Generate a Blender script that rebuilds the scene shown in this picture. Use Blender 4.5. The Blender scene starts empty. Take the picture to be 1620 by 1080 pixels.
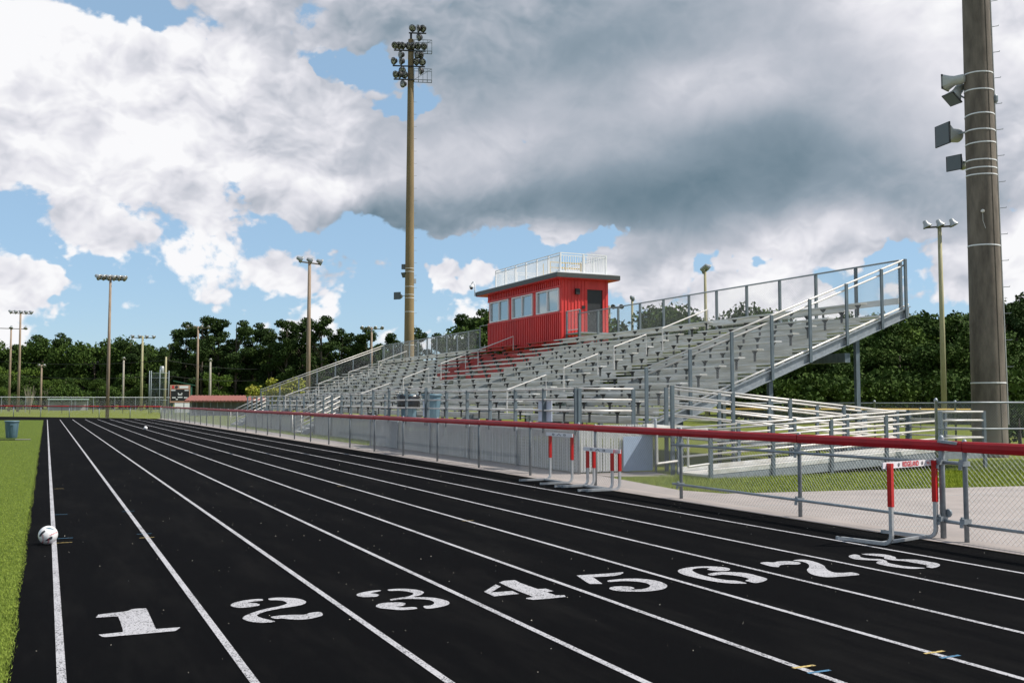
import bpy, bmesh, math, random
import numpy as np
from mathutils import Vector, Matrix
random.seed(4); rng = np.random.default_rng(4)
S = bpy.context.scene; COL = S.collection
# ------------------------------------------------------------------ camera
FPX, EYE = 1575.0, 1.732                      # focal length in photo pixels (1620 wide), eye height
YAW, PIT = math.atan(735.5/FPX), math.atan(94.4/FPX)
cam_d = bpy.data.cameras.new('camera'); cam = bpy.data.objects.new('camera', cam_d); COL.objects.link(cam)
cam_d.sensor_width = 36; cam_d.lens = FPX/1620*36; cam_d.clip_end = 5000; cam_d.clip_start = .1
cam.location = (0, 0, EYE); cam.rotation_euler = (math.pi/2+PIT, 0, -YAW); S.camera = cam
Fv = np.array([math.sin(YAW)*math.cos(PIT), math.cos(YAW)*math.cos(PIT), math.sin(PIT)])
Rv = np.array([math.cos(YAW), -math.sin(YAW), 0]); Uv = np.cross(Rv, Fv)
def ray(x, y): return Fv*FPX+Rv*(x-810)+Uv*(540-y)
def ground(x, y, z=0.0): d = ray(x, y); t = (z-EYE)/d[2]; return (float(t*d[0]), float(t*d[1]))
def azel(x, y): d = ray(x, y); d = d/np.linalg.norm(d); return math.atan2(d[0], d[1]), math.asin(d[2])
# ------------------------------------------------------------------ world and sun
SUN_AZ, SUN_EL = math.radians(119), math.radians(50)
w = bpy.data.worlds.new('World'); S.world = w; w.use_nodes = True
w.cycles.sampling_method = 'MANUAL'; w.cycles.sample_map_resolution = 256
T = w.node_tree; T.nodes.clear(); N = T.nodes; L = T.links
class V:                                       # tiny expression helper for shader math
    def __init__(s, sock): s.s = sock
def mth(op, a, b=None, c=None, clamp=False):
    n = N.new('ShaderNodeMath'); n.operation = op; n.use_clamp = clamp
    for i, v in enumerate((a, b, c)):
        if v is None: continue
        if isinstance(v, (int, float)): n.inputs[i].default_value = v
        else: L.new(v, n.inputs[i])
    return n.outputs[0]
def sstep(v, lo, hi):
    n = N.new('ShaderNodeMapRange'); n.interpolation_type = 'SMOOTHSTEP'
    L.new(v, n.inputs[0]); n.inputs[1].default_value = lo; n.inputs[2].default_value = hi
    return n.outputs[0]
tc = N.new('ShaderNodeTexCoord'); sx = N.new('ShaderNodeSeparateXYZ'); L.new(tc.outputs['Generated'], sx.inputs[0])
AZ = mth('ARCTAN2', sx.outputs[0], sx.outputs[1]); EL = mth('ARCSINE', sx.outputs[2])
def wnoise(off, scale, detail, rough, dist=0.0, vor=False):
    m = N.new('ShaderNodeMapping'); L.new(WARP if vor else tc.outputs['Generated'], m.inputs[0]); m.inputs[1].default_value = off
    m.inputs[3].default_value = (1, 1, 1.45)
    if vor:                                       # billowing cauliflower heads: layered rounded cells on a warped direction
        n = N.new('ShaderNodeTexVoronoi'); n.feature = 'F1'; n.normalize = True; L.new(m.outputs[0], n.inputs['Vector'])
        n.inputs['Scale'].default_value = scale; n.inputs['Detail'].default_value = detail; n.inputs['Roughness'].default_value = rough; n.inputs['Lacunarity'].default_value = 2.4
        return mth('SUBTRACT', 1.0, n.outputs['Distance'])
    n = N.new('ShaderNodeTexNoise'); L.new(m.outputs[0], n.inputs['Vector'])
    n.inputs['Scale'].default_value = scale; n.inputs['Detail'].default_value = detail
    n.inputs['Roughness'].default_value = rough; n.inputs['Distortion'].default_value = dist
    return n.outputs[0]
wn = N.new('ShaderNodeTexNoise'); L.new(tc.outputs['Generated'], wn.inputs['Vector']); wn.inputs['Scale'].default_value = 14; wn.inputs['Detail'].default_value = 4
wm = N.new('ShaderNodeVectorMath'); wm.operation = 'MULTIPLY_ADD'; L.new(wn.outputs[1], wm.inputs[0]); wm.inputs[1].default_value = (.055,)*3; L.new(tc.outputs['Generated'], wm.inputs[2]); WARP = wm.outputs[0]
AE = N.new('ShaderNodeCombineXYZ'); L.new(AZ, AE.inputs[0]); L.new(EL, AE.inputs[1])
bn = N.new('ShaderNodeTexNoise'); L.new(tc.outputs['Generated'], bn.inputs['Vector']); bn.inputs['Scale'].default_value = 7; bn.inputs['Detail'].default_value = 5; bn.inputs['Roughness'].default_value = .6
b1 = N.new('ShaderNodeVectorMath'); b1.operation = 'SUBTRACT'; L.new(bn.outputs[1], b1.inputs[0]); b1.inputs[1].default_value = (.5, .5, .5)
b2 = N.new('ShaderNodeVectorMath'); b2.operation = 'MULTIPLY_ADD'; L.new(b1.outputs[0], b2.inputs[0]); b2.inputs[1].default_value = (.26, .15, 0); L.new(AE.outputs[0], b2.inputs[2]); AE = b2.outputs[0]
cn = N.new('ShaderNodeTexNoise'); L.new(tc.outputs['Generated'], cn.inputs['Vector']); cn.inputs['Scale'].default_value = 4.5; cn.inputs['Detail'].default_value = 2.0; cn.inputs['Roughness'].default_value = .45
c1 = N.new('ShaderNodeVectorMath'); c1.operation = 'SUBTRACT'; L.new(cn.outputs[1], c1.inputs[0]); c1.inputs[1].default_value = (.5, .5, .5)
c2_ = N.new('ShaderNodeVectorMath'); c2_.operation = 'MULTIPLY_ADD'; L.new(c1.outputs[0], c2_.inputs[0]); c2_.inputs[1].default_value = (.30, .13, 0); L.new(b2.inputs[2].links[0].from_socket, c2_.inputs[2]); AE_SOFT = c2_.outputs[0]
def blobs(lst, start=0.0, AE=AE):                        # sum of soft directional masses, each (x, y, rx, ry, weight) in photo pixels
    acc = start
    for x, y, rx, ry, wt in lst:
        a, e = azel(x, y); k = FPX
        v = N.new('ShaderNodeVectorMath'); v.operation = 'MULTIPLY_ADD'; L.new(AE, v.inputs[0]); v.inputs[1].default_value = (k/rx, k/ry, 0); v.inputs[2].default_value = (-a*k/rx, -e*k/ry, 0)
        d = N.new('ShaderNodeVectorMath'); d.operation = 'DOT_PRODUCT'; L.new(v.outputs[0], d.inputs[0]); L.new(v.outputs[0], d.inputs[1])
        acc = mth('MULTIPLY_ADD', mth('POWER', .36788, d.outputs['Value']), wt, acc)
    return acc
CLOUD = [(90,130,240,150,.6),(380,230,230,130,.66),(230,350,170,60,.35),(820,70,330,120,.8),(1120,190,420,150,.9),
         (1450,110,260,190,.75),(900,310,330,55,.7),(1250,370,180,38,.5),(20,440,75,42,.65),(460,460,150,34,.55),(735,435,50,34,.7),
         (1035,450,60,42,.75),(1215,455,60,28,.6),(1560,430,110,70,.65),(180,520,60,14,.4),
         (225,18,60,34,-.55),(345,70,34,30,-.35),(575,110,62,40,-1.0),(655,170,70,30,-.95),(560,390,150,28,-.45),(120,400,70,18,-.4),
         (150,485,90,22,-.4),(900,405,130,20,-.5),(1420,400,40,26,-.35),(1130,425,40,25,-.45),(640,480,60,30,-.35),(1330,425,230,26,-.40),(1000,400,90,18,-.3),(300,580,500,30,-.3),(1100,560,500,40,-.3)]
DARK = [(780,40,350,105,.24),(1040,190,480,200,.19),(680,335,150,45,.18),(960,325,340,60,.24),(1340,275,300,62,.20),(470,320,120,50,.08),
        (1120,160,130,60,-.07),(1450,40,190,90,-.08)]
n1 = wnoise((0.3, 1.7, .2), 5.0, 8, .60, .2); p1 = wnoise((.7, .2, 1.1), 8.0, 3, .55, vor=True)
ns1 = wnoise((.3, 1.7, .2), 7.0, 2.5, .5, .1); ns2 = wnoise((.3-.012, 1.7+.006, .2+.045), 7.0, 2.5, .5, .1); p2 = wnoise((.7-.007, .2+.004, 1.1+.022), 8.0, 3, .55, vor=True)
n3 = wnoise((4.1, .3, 2.0), 3.2, 2.0, .45)
base = blobs(CLOUD, .24); darkb = mth('MAXIMUM', blobs(DARK, 0.0, AE_SOFT), 0.0)
soft = sstep(blobs([(1120,170,560,260,1.0)], 0.0, AE_SOFT), .25, .8)                      # the rain cloud is smooth, the sunlit heads are knobbly
dens = mth('MULTIPLY_ADD', mth('SUBTRACT', n1, .5), 2.7, base); dens = mth('MULTIPLY_ADD', mth('SUBTRACT', p1, .62), 2.0, dens)
mask = sstep(dens, .40, .56)
relief = mth('MULTIPLY_ADD', mth('SUBTRACT', ns1, ns2), .62, mth('MULTIPLY', mth('SUBTRACT', p1, p2), 1.25))
relief = mth('MULTIPLY', relief, mth('MULTIPLY_ADD', soft, -.72, 1.0))
bright = mth('ADD', mth('MULTIPLY_ADD', sstep(dens, .8, 1.8), -.05, .985), relief)
bright = mth('SUBTRACT', bright, mth('MULTIPLY', darkb, mth('MULTIPLY_ADD', n3, 1.2, .95)))
bright = mth('MULTIPLY_ADD', sstep(n3, .46, .72), -.08, bright)
ramp = N.new('ShaderNodeValToRGB'); L.new(bright, ramp.inputs[0])
cr = ramp.color_ramp; cr.elements[0].position = .22; cr.elements[0].color = (.085, .14, .18, 1)
cr.elements[1].position = 1.0; cr.elements[1].color = (.70, .70, .715, 1)
for p, c in ((.5, (.20, .25, .30, 1)), (.72, (.38, .40, .45, 1)), (.88, (.575, .575, .615, 1))):
    e = cr.elements.new(p); e.color = c
sky = N.new('ShaderNodeTexSky'); sky.sky_type = 'NISHITA'; sky.sun_disc = False
sky.sun_elevation = SUN_EL; sky.sun_rotation = SUN_AZ; sky.air_density = 1.0; sky.dust_density = .25; sky.ozone_density = 3.0
sc = N.new('ShaderNodeVectorMath'); sc.operation = 'SCALE'; L.new(ramp.outputs[0], sc.inputs[0]); sc.inputs[3].default_value = 10.0
gain = N.new('ShaderNodeMix'); gain.data_type = 'RGBA'; gain.blend_type = 'MULTIPLY'; gain.inputs[0].default_value = 1
L.new(sky.outputs[0], gain.inputs[6]); gain.inputs[7].default_value = (.92, .98, 1.12, 1)
mx = N.new('ShaderNodeMix'); mx.data_type = 'RGBA'; L.new(mask, mx.inputs[0]); pb = N.new('ShaderNodeMix'); pb.data_type = 'RGBA'; pb.inputs[0].default_value = .6; L.new(gain.outputs[2], pb.inputs[6]); pb.inputs[7].default_value = (2.8, 4.2, 5.3, 1); L.new(pb.outputs[2], mx.inputs[6]); L.new(sc.outputs[0], mx.inputs[7])  # moist summer air
bg = N.new('ShaderNodeBackground'); bg.inputs[1].default_value = .1; L.new(mx.outputs[2], bg.inputs[0])
wo = N.new('ShaderNodeOutputWorld'); L.new(bg.outputs[0], wo.inputs[0])
sd = bpy.data.lights.new('sun', 'SUN'); so = bpy.data.objects.new('sun', sd); COL.objects.link(so)
sd.energy = 4.5; sd.angle = math.radians(.6); sd.color = (1, .95, .87)
sv = Vector((math.sin(SUN_AZ)*math.cos(SUN_EL), math.cos(SUN_AZ)*math.cos(SUN_EL), math.sin(SUN_EL)))
so.rotation_euler = sv.to_track_quat('Z', 'Y').to_euler(); so.location = (60, -30, 80)
vs = S.view_settings; vs.view_transform = 'Standard'; vs.look = 'None'; vs.exposure = .45; vs.gamma = 1; vs.use_curve_mapping = False
# ------------------------------------------------------------------ materials
def mat(name, col, rough=.6, metal=0.0, var=.0, vscale=6.0, col2=None, bump=0.0, bscale=60.0, spec=.4, stretch=(1, 1, 1), obj=False, lo=.35, hi=.65):
    m = bpy.data.materials.new(name); m.use_nodes = True; t = m.node_tree; b = t.nodes['Principled BSDF']
    b.inputs['Roughness'].default_value = rough; b.inputs['Metallic'].default_value = metal; b.inputs['Specular IOR Level'].default_value = spec
    b.inputs['Base Color'].default_value = (*col, 1)
    g = t.nodes.new('ShaderNodeNewGeometry'); mp = t.nodes.new('ShaderNodeMapping'); mp.inputs[3].default_value = stretch
    if obj:
        oc = t.nodes.new('ShaderNodeTexCoord'); t.links.new(oc.outputs['Object'], mp.inputs[0])
    else: t.links.new(g.outputs['Position'], mp.inputs[0])
    if var or col2:
        n = t.nodes.new('ShaderNodeTexNoise'); n.inputs['Scale'].default_value = vscale; n.inputs['Detail'].default_value = 7; n.inputs['Roughness'].default_value = .65
        t.links.new(mp.outputs[0], n.inputs['Vector'])
        mr = t.nodes.new('ShaderNodeMapRange'); mr.inputs[1].default_value = lo; mr.inputs[2].default_value = hi; t.links.new(n.outputs[0], mr.inputs[0])
        mi = t.nodes.new('ShaderNodeMix'); mi.data_type = 'RGBA'; t.links.new(mr.outputs[0], mi.inputs[0])
        c2 = col2 or tuple(c*(1-var) for c in col)
        mi.inputs[6].default_value = (*col, 1); mi.inputs[7].default_value = (*c2, 1); t.links.new(mi.outputs[2], b.inputs['Base Color'])
        m['mixnode'] = mi.name
    if bump:
        n2 = t.nodes.new('ShaderNodeTexNoise'); n2.inputs['Scale'].default_value = bscale; n2.inputs['Detail'].default_value = 4
        t.links.new(mp.outputs[0], n2.inputs['Vector'])
        bp = t.nodes.new('ShaderNodeBump'); bp.inputs['Strength'].default_value = bump; bp.inputs['Distance'].default_value = .01
        t.links.new(n2.outputs[0], bp.inputs['Height']); t.links.new(bp.outputs[0], b.inputs['Normal'])
    return m
M = {}
M['track'] = mat('track_rubber', (.0020, .0020, .0023), .95, 0, col2=(.0042, .0042, .0047), vscale=160, bump=.5, bscale=220, spec=.02)
tt = M['track'].node_tree; tm = tt.nodes[M['track']['mixnode']]; tb = tt.nodes['Principled BSDF']
tg = tt.nodes.new('ShaderNodeNewGeometry'); tp = tt.nodes.new('ShaderNodeMapping'); tp.inputs[3].default_value = (1.3, .22, 1); tt.links.new(tg.outputs['Position'], tp.inputs[0])
tn = tt.nodes.new('ShaderNodeTexNoise'); tn.inputs['Scale'].default_value = 1.4; tn.inputs['Detail'].default_value = 8; tn.inputs['Roughness'].default_value = .7; tt.links.new(tp.outputs[0], tn.inputs['Vector'])
tr = tt.nodes.new('ShaderNodeMapRange'); tr.inputs[1].default_value = .48; tr.inputs[2].default_value = .78; tt.links.new(tn.outputs[0], tr.inputs[0])
tx = tt.nodes.new('ShaderNodeMix'); tx.data_type = 'RGBA'; tt.links.new(tr.outputs[0], tx.inputs[0]); tt.links.new(tm.outputs[2], tx.inputs[6]); tx.inputs[7].default_value = (.0085, .0082, .0080, 1); tt.links.new(tx.outputs[2], tb.inputs['Base Color'])
def paint_mat(name, c):                       # worn paint on coarse rubber: dark crumbs show through
    m = mat(name, c, .85, 0, spec=.2); t = m.node_tree; b = t.nodes['Principled BSDF']
    g = t.nodes.new('ShaderNodeNewGeometry')
    n = t.nodes.new('ShaderNodeTexNoise'); n.inputs['Scale'].default_value = 90; n.inputs['Detail'].default_value = 3; t.links.new(g.outputs['Position'], n.inputs['Vector'])
    n2 = t.nodes.new('ShaderNodeTexNoise'); n2.inputs['Scale'].default_value = 2.2; t.links.new(g.outputs['Position'], n2.inputs['Vector'])
    ad = t.nodes.new('ShaderNodeMath'); ad.operation = 'MULTIPLY_ADD'; t.links.new(n2.outputs[0], ad.inputs[0]); ad.inputs[1].default_value = .25; t.links.new(n.outputs[0], ad.inputs[2])
    r = t.nodes.new('ShaderNodeMapRange'); r.inputs[1].default_value = .655; r.inputs[2].default_value = .74; t.links.new(ad.outputs[0], r.inputs[0])
    mi = t.nodes.new('ShaderNodeMix'); mi.data_type = 'RGBA'; t.links.new(r.outputs[0], mi.inputs[0]); mi.inputs[6].default_value = (*c, 1); mi.inputs[7].default_value = (.05, .048, .05, 1)
    t.links.new(mi.outputs[2], b.inputs['Base Color']); return m
M['paint'] = paint_mat('lane_paint', (.37, .36, .375)); M['paint_y'] = paint_mat('mark_yellow', (.45, .33, .12)); M['paint_b'] = paint_mat('mark_blue', (.06, .16, .26))
M['turf'] = mat('turf', (.085, .115, .017), .9, 0, col2=(.055, .08, .011), vscale=30, bump=.8, bscale=90, spec=.1)
M['blade'] = mat('turf_blade', (.25, .31, .05), .7, 0, col2=(.14, .195, .024), vscale=14, spec=.2)
M['grass'] = mat('grass', (.145, .16, .028), .95, 0, col2=(.10, .125, .018), vscale=1.2, bump=.8, bscale=25, spec=.05)
M['gblade'] = mat('grass_blade', (.27, .31, .035), .8, 0, col2=(.18, .235, .02), vscale=2, spec=.1)
M['concrete'] = mat('concrete', (.31, .27, .25), .9, 0, col2=(.25, .22, .205), vscale=1.1, bump=.25, bscale=120, spec=.15)
M['galv'] = mat('galvanised', (.30, .33, .35), .5, .35, var=.3, vscale=9, spec=.4)
M['wire'] = mat('wire', (.40, .42, .43), .45, .4, var=.2, vscale=20)
M['post_blue'] = mat('dark_galvanised', (.13, .165, .185), .55, .3, var=.35, vscale=12, stretch=(1, 1, .2))
M['pipe'] = mat('aluminium_pipe', (.62, .59, .55), .45, .25, var=.18, vscale=5)
M['alu'] = mat('aluminium_plank', (.66, .66, .645), .5, .1, col2=(.42, .40, .345), vscale=2.2, stretch=(1, .35, 3), spec=.4)
M['riser'] = mat('riser_board', (.72, .71, .69), .6, .0, col2=(.42, .38, .29), vscale=2.6, stretch=(1, .25, 5))
M['redplank'] = mat('red_plank', (.50, .035, .03), .6, 0, col2=(.36, .06, .045), vscale=3)
M['bracket'] = mat('bracket', (.055, .058, .06), .6, .4)
M['red_cap'] = mat('red_cap', (.40, .004, .010), .45, 0, var=.25, vscale=3, spec=.3)
M['slat'] = mat('privacy_slat', (.60, .60, .58), .6, 0, col2=(.48, .485, .475), vscale=3, stretch=(1, 1, .3))
M['red_wall'] = mat('red_siding', (.64, .045, .038), .5, 0, col2=(.50, .034, .032), vscale=1.1, stretch=(1, 1, .35), spec=.4)
M['fascia'] = mat('charcoal_fascia', (.05, .054, .052), .5, 0, var=.2)
M['door'] = mat('charcoal_door', (.022, .024, .026), .5, 0, var=.2)
M['white'] = mat('white_paint', (.72, .72, .72), .5, 0, var=.08)
M['roofdeck'] = mat('roof_membrane', (.60, .60, .60), .7)
M['yellow'] = mat('yellow_paint', (.52, .34, .05), .5)
M['black'] = mat('black_plastic', (.012, .012, .013), .5)
M['bluesheet'] = mat('blue_grey_sheet', (.30, .38, .50), .6, 0, var=.1)
M['pale'] = mat('pale_panel', (.55, .60, .68), .6, 0, var=.08)
M['concpole'] = mat('spun_concrete', (.18, .15, .118), .85, 0, col2=(.085, .07, .055), vscale=2.2, stretch=(1.4, 1.4, .35), bump=.35, bscale=40)
M['olivepole'] = mat('stained_concrete', (.235, .165, .08), .85, 0, col2=(.15, .11, .06), vscale=1.2, stretch=(1, 1, .2))
M['wood'] = mat('pole_wood', (.30, .225, .165), .9, 0, col2=(.19, .14, .10), vscale=3, stretch=(2, 2, .25), bump=.4, bscale=30)
M['wood_g'] = mat('treated_wood', (.36, .33, .20), .9, 0, col2=(.26, .235, .14), vscale=3, stretch=(2, 2, .25))
M['wood_p'] = mat('bleached_wood', (.36, .33, .28), .9, 0, col2=(.27, .24, .20), vscale=3, stretch=(2, 2, .25))
M['wood_d'] = mat('dark_wood', (.10, .085, .065), .9, 0, var=.4, vscale=3, stretch=(2, 2, .25))
M['horn'] = mat('speaker_grey', (.42, .43, .40), .5, 0, var=.12); M['grille'] = mat('speaker_grille', (.10, .115, .125), .6)
M['lampmetal'] = mat('lamp_metal', (.34, .35, .35), .4, .5); M['lens'] = mat('lamp_lens', (.50, .48, .43), .2, 0, spec=.6, col2=(.03, .03, .03), vscale=9, lo=.44, hi=.5)
M['lampblack'] = mat('lamp_black', (.018, .018, .02), .5)
M['alu_bright'] = mat('bright_aluminium', (.52, .53, .54), .35, .6, var=.15, vscale=15)
M['hred'] = mat('hurdle_red', (.44, .008, .008), .3, 0, spec=.5); M['hwhite'] = mat('hurdle_board', (.70, .66, .68), .4)
M['ink'] = mat('black_ink', (.02, .022, .03), .6); M['redink'] = mat('red_ink', (.50, .02, .03), .6)
M['bin'] = mat('bin_blue_grey', (.085, .15, .19), .5, 0, var=.15)
M['bag'] = mat('black_bag', (.01, .01, .011), .3, 0, spec=.5)
M['ball'] = mat('ball_white', (.68, .66, .66), .35, 0, spec=.5)
M['leaf_pine'] = mat('pine_needles', (.022, .043, .013), .8, 0, col2=(.045, .072, .018), vscale=.32, spec=.1)
M['leaf_oak'] = mat('oak_leaves', (.026, .052, .011), .8, 0, col2=(.060, .095, .016), vscale=.30, spec=.1)
M['leaf_light'] = mat('light_leaves', (.045, .085, .015), .8, 0, col2=(.09, .13, .018), vscale=.5, spec=.1)
M['leaf_yellow'] = mat('yellow_green_leaves', (.15, .19, .02), .8, 0, col2=(.30, .27, .05), vscale=1.2, spec=.1)
M['bark'] = mat('bark', (.10, .08, .06), .95, 0, var=.4, vscale=3)
M['twig'] = mat('dead_twig', (.25, .22, .16), .9)
M['roofred'] = mat('red_metal_roof', (.22, .07, .05), .6, 0, var=.2, vscale=1); M['block'] = mat('grey_block', (.34, .34, .34), .9, 0, var=.15)
M['green'] = mat('green_metal', (.03, .12, .08), .5); M['palegreen'] = mat('pale_green_roof', (.35, .45, .40), .6)
M['orange'] = mat('orange_panel', (.42, .24, .17), .6); M['cable'] = mat('cable', (.03, .03, .03), .6)
M['debris'] = mat('pale_crumb', (.55, .50, .42), .8); M['net'] = mat('net_frame', (.30, .34, .36), .6, .2)
def glass_mat():
    m = bpy.data.materials.new('window_glass'); m.use_nodes = True; b = m.node_tree.nodes['Principled BSDF']
    b.inputs['Base Color'].default_value = (.10, .12, .12, 1); b.inputs['Roughness'].default_value = .04; b.inputs['Specular IOR Level'].default_value = 1.0
    b.inputs['Metallic'].default_value = .55; b.inputs['Base Color'].default_value = (.36, .43, .45, 1)
    return m
M['glass'] = glass_mat()
# ------------------------------------------------------------------ builders
class MB:
    def __init__(s): s.v = []; s.f = []
    def add(s, vs, fs):
        o = len(s.v); s.v += [tuple(v) for v in vs]; s.f += [tuple(i+o for i in f) for f in fs]; return s
    def box(s, x0, x1, y0, y1, z0, z1):
        return s.add([(x0,y0,z0),(x1,y0,z0),(x1,y1,z0),(x0,y1,z0),(x0,y0,z1),(x1,y0,z1),(x1,y1,z1),(x0,y1,z1)],
                     [(3,2,1,0),(4,5,6,7),(0,1,5,4),(1,2,6,5),(2,3,7,6),(3,0,4,7)])
    def bar(s, a, b, wd, ht=None):               # square-section bar from a to b
        a, b = Vector(a), Vector(b); d = (b-a).normalized(); up = Vector((0,0,1)) if abs(d.z) < .95 else Vector((0,1,0))
        x = d.cross(up).normalized()*wd/2; y = x.cross(d).normalized()*(ht or wd)/2
        c = [(-1,-1),(1,-1),(1,1),(-1,1)]
        return s.add([p+x*i+y*j for p in (a, b) for i, j in c], [(3,2,1,0),(4,5,6,7),(0,1,5,4),(1,2,6,5),(2,3,7,6),(3,0,4,7)])
    def tube(s, pts, r, n=8, caps=True):
        pts = [Vector(p) for p in pts]; R = r if isinstance(r, (list, tuple)) else [r]*len(pts)
        rings = []; ref = None
        for i, p in enumerate(pts):
            d = (pts[min(i+1, len(pts)-1)]-pts[max(i-1, 0)]).normalized()
            if ref is None: ref = Vector((0,0,1)) if abs(d.z) < .9 else Vector((1,0,0))
            x = d.cross(ref).normalized(); y = x.cross(d).normalized(); ref = y
            rings.append([p+(x*math.cos(2*math.pi*k/n)+y*math.sin(2*math.pi*k/n))*R[i] for k in range(n)])
        vs = [v for r_ in rings for v in r_]; fs = []
        for i in range(len(pts)-1):
            for k in range(n): fs.append((i*n+k, i*n+(k+1)%n, (i+1)*n+(k+1)%n, (i+1)*n+k))
        if caps: fs += [tuple(range(n))[::-1], tuple(range((len(pts)-1)*n, len(pts)*n))]
        return s.add(vs, fs)
    def lathe(s, prof, c=(0,0,0), n=20, axis=None):  # profile of (r, h) along axis
        ax = Vector(axis or (0,0,1)).normalized(); c = Vector(c); q = ax.to_track_quat('Z', 'Y')
        vs = []; fs = []
        for r, h in prof:
            for k in range(n): vs.append(c+q @ Vector((r*math.cos(2*math.pi*k/n), r*math.sin(2*math.pi*k/n), h)))
        for i in range(len(prof)-1):
            for k in range(n): fs.append((i*n+k, i*n+(k+1)%n, (i+1)*n+(k+1)%n, (i+1)*n+k))
        fs += [tuple(range(n))[::-1], tuple(range((len(prof)-1)*n, len(prof)*n))]
        return s.add(vs, fs)
    def mesh(s, name, m, smooth=False):
        me = bpy.data.meshes.new(name); me.from_pydata(s.v, [], s.f); me.materials.append(M[m] if isinstance(m, str) else m)
        if smooth: me.shade_smooth()
        me.update(); return me
    def build(s, name, m, parent=None, smooth=False): return ob(name, s.mesh(name, m, smooth), parent)
def ob(name, me, parent=None, loc=None, rz=None):
    o = bpy.data.objects.new(name, me); COL.objects.link(o)
    if parent: o.parent = parent
    if loc is not None: o.location = loc
    if rz is not None: o.rotation_euler = (0, 0, rz)
    return o
def smooth_by_angle(o, ang=40):
    me = o.data; me.shade_smooth()
    bm = bmesh.new(); bm.from_mesh(me); bm.normal_update()
    for e in bm.edges:
        if len(e.link_faces) == 2 and e.calc_face_angle(0) > math.radians(ang): e.smooth = False
    bm.to_mesh(me); bm.free(); return o
def thing(name, label, cat, loc=(0,0,0), rz=0, group=None):
    o = bpy.data.objects.new(name, None); COL.objects.link(o); o.location = loc; o.rotation_euler = (0,0,rz); o.empty_display_size = .2
    return tag(o, label, cat, group)
def tag(o, label, cat, group=None):
    o['label'] = label; o['category'] = cat
    if group: o['group'] = group
    return o
def struct(o): o['kind'] = 'structure'; return o
def sheet(name, poly, z, m, parent=None):
    bm = bmesh.new(); f = bm.faces.new([bm.verts.new((x, y, z)) for x, y in poly]); bm.normal_update()
    if f.normal.z < 0: f.normal_flip()
    bmesh.ops.triangulate(bm, faces=bm.faces[:], ngon_method='EAR_CLIP')
    me = bpy.data.meshes.new(name); bm.to_mesh(me); bm.free(); me.materials.append(M[m]); return ob(name, me, parent)
def copy_tree(o, parent=None):
    c = o.copy(); COL.objects.link(c)
    if parent: c.parent = parent
    for ch in o.children: copy_tree(ch, c)
    return c
def wire_mesh(name, length, h, w=.07, r=.0021):  # woven chain-link wires in the local XZ plane
    nw = int(round(length/(w/2))); ns = int(round(h/(w/2))); sx_ = length/nw; sz = h/ns
    V_ = []; F_ = []; tri = [(0, r), (-r*.87, -r*.5), (r*.87, -r*.5)]
    for i in range(nw):
        o = len(V_)
        for j in range(ns+1):
            x = i*sx_+(sx_ if (j+i) % 2 else 0); z = j*sz
            for dx, dy in tri: V_.append((x+dx, dy, z))
        for j in range(ns):
            for k in range(3): F_.append((o+j*3+k, o+j*3+(k+1) % 3, o+(j+1)*3+(k+1) % 3, o+(j+1)*3+k))
    me = bpy.data.meshes.new(name); me.from_pydata(V_, [], F_); me.materials.append(M['wire']); me.update(); return me
# ------------------------------------------------------------------ ground, track, paths
struct(sheet('ground', [(-900,-300),(900,-300),(900,1500),(-900,1500)], 0, 'grass'))
FX = 10.2                                        # trackside fence line
track = struct(sheet('track', [(-.22,-8),(9.92,-8),(9.92,104.2),(6,111),(-4.7,126),(-40,158),(-60,150),(-40,118),(-12,102.2),(-.22,100.5)], .012, 'track'))
struct(sheet('artificial_turf', [(-60,-8),(-.2,-8),(-.2,99.5),(-1.5,101.2),(-14,103),(-60,118)], .016, 'turf'))
struct(sheet('concrete_path', [(9.92,-8),(60,-8),(60,14.1)]+[ground(*p) for p in ((1620,770),(1450,774),(1269,779),(1147,782),(1076,776.5),(1019,766),(967,756.5))]+[(11.62,20.0),(11.62,37.3),(11.35,38),(11.35,104),(9.92,104.2)], .02, 'concrete'))
struct(sheet('concrete_pad', [ground(967,755),ground(1075,755.5),(13.45,20.75),(11.63,20.75)], .02, 'concrete'))
# joints cut in the concrete
for k in range(4): struct(MB().box(9.95, 40, 13.2-3.05*k-.01, 13.2-3.05*k+.01, .0205, .0225).build('concrete_joint', 'block'))
LW = 1.067
for k in range(9):
    x = (.13, 1.2, 2.28, 3.37, 4.45, 5.53, 6.62, 7.73, 8.9)[k]
    MB().add([(x-.027,-8,.017),(x+.027,-8,.017),(x+.027,102.5,.017),(x-.027,102.5,.017)], [(0,1,2,3)]).build('lane_line', 'paint', track)
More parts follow.
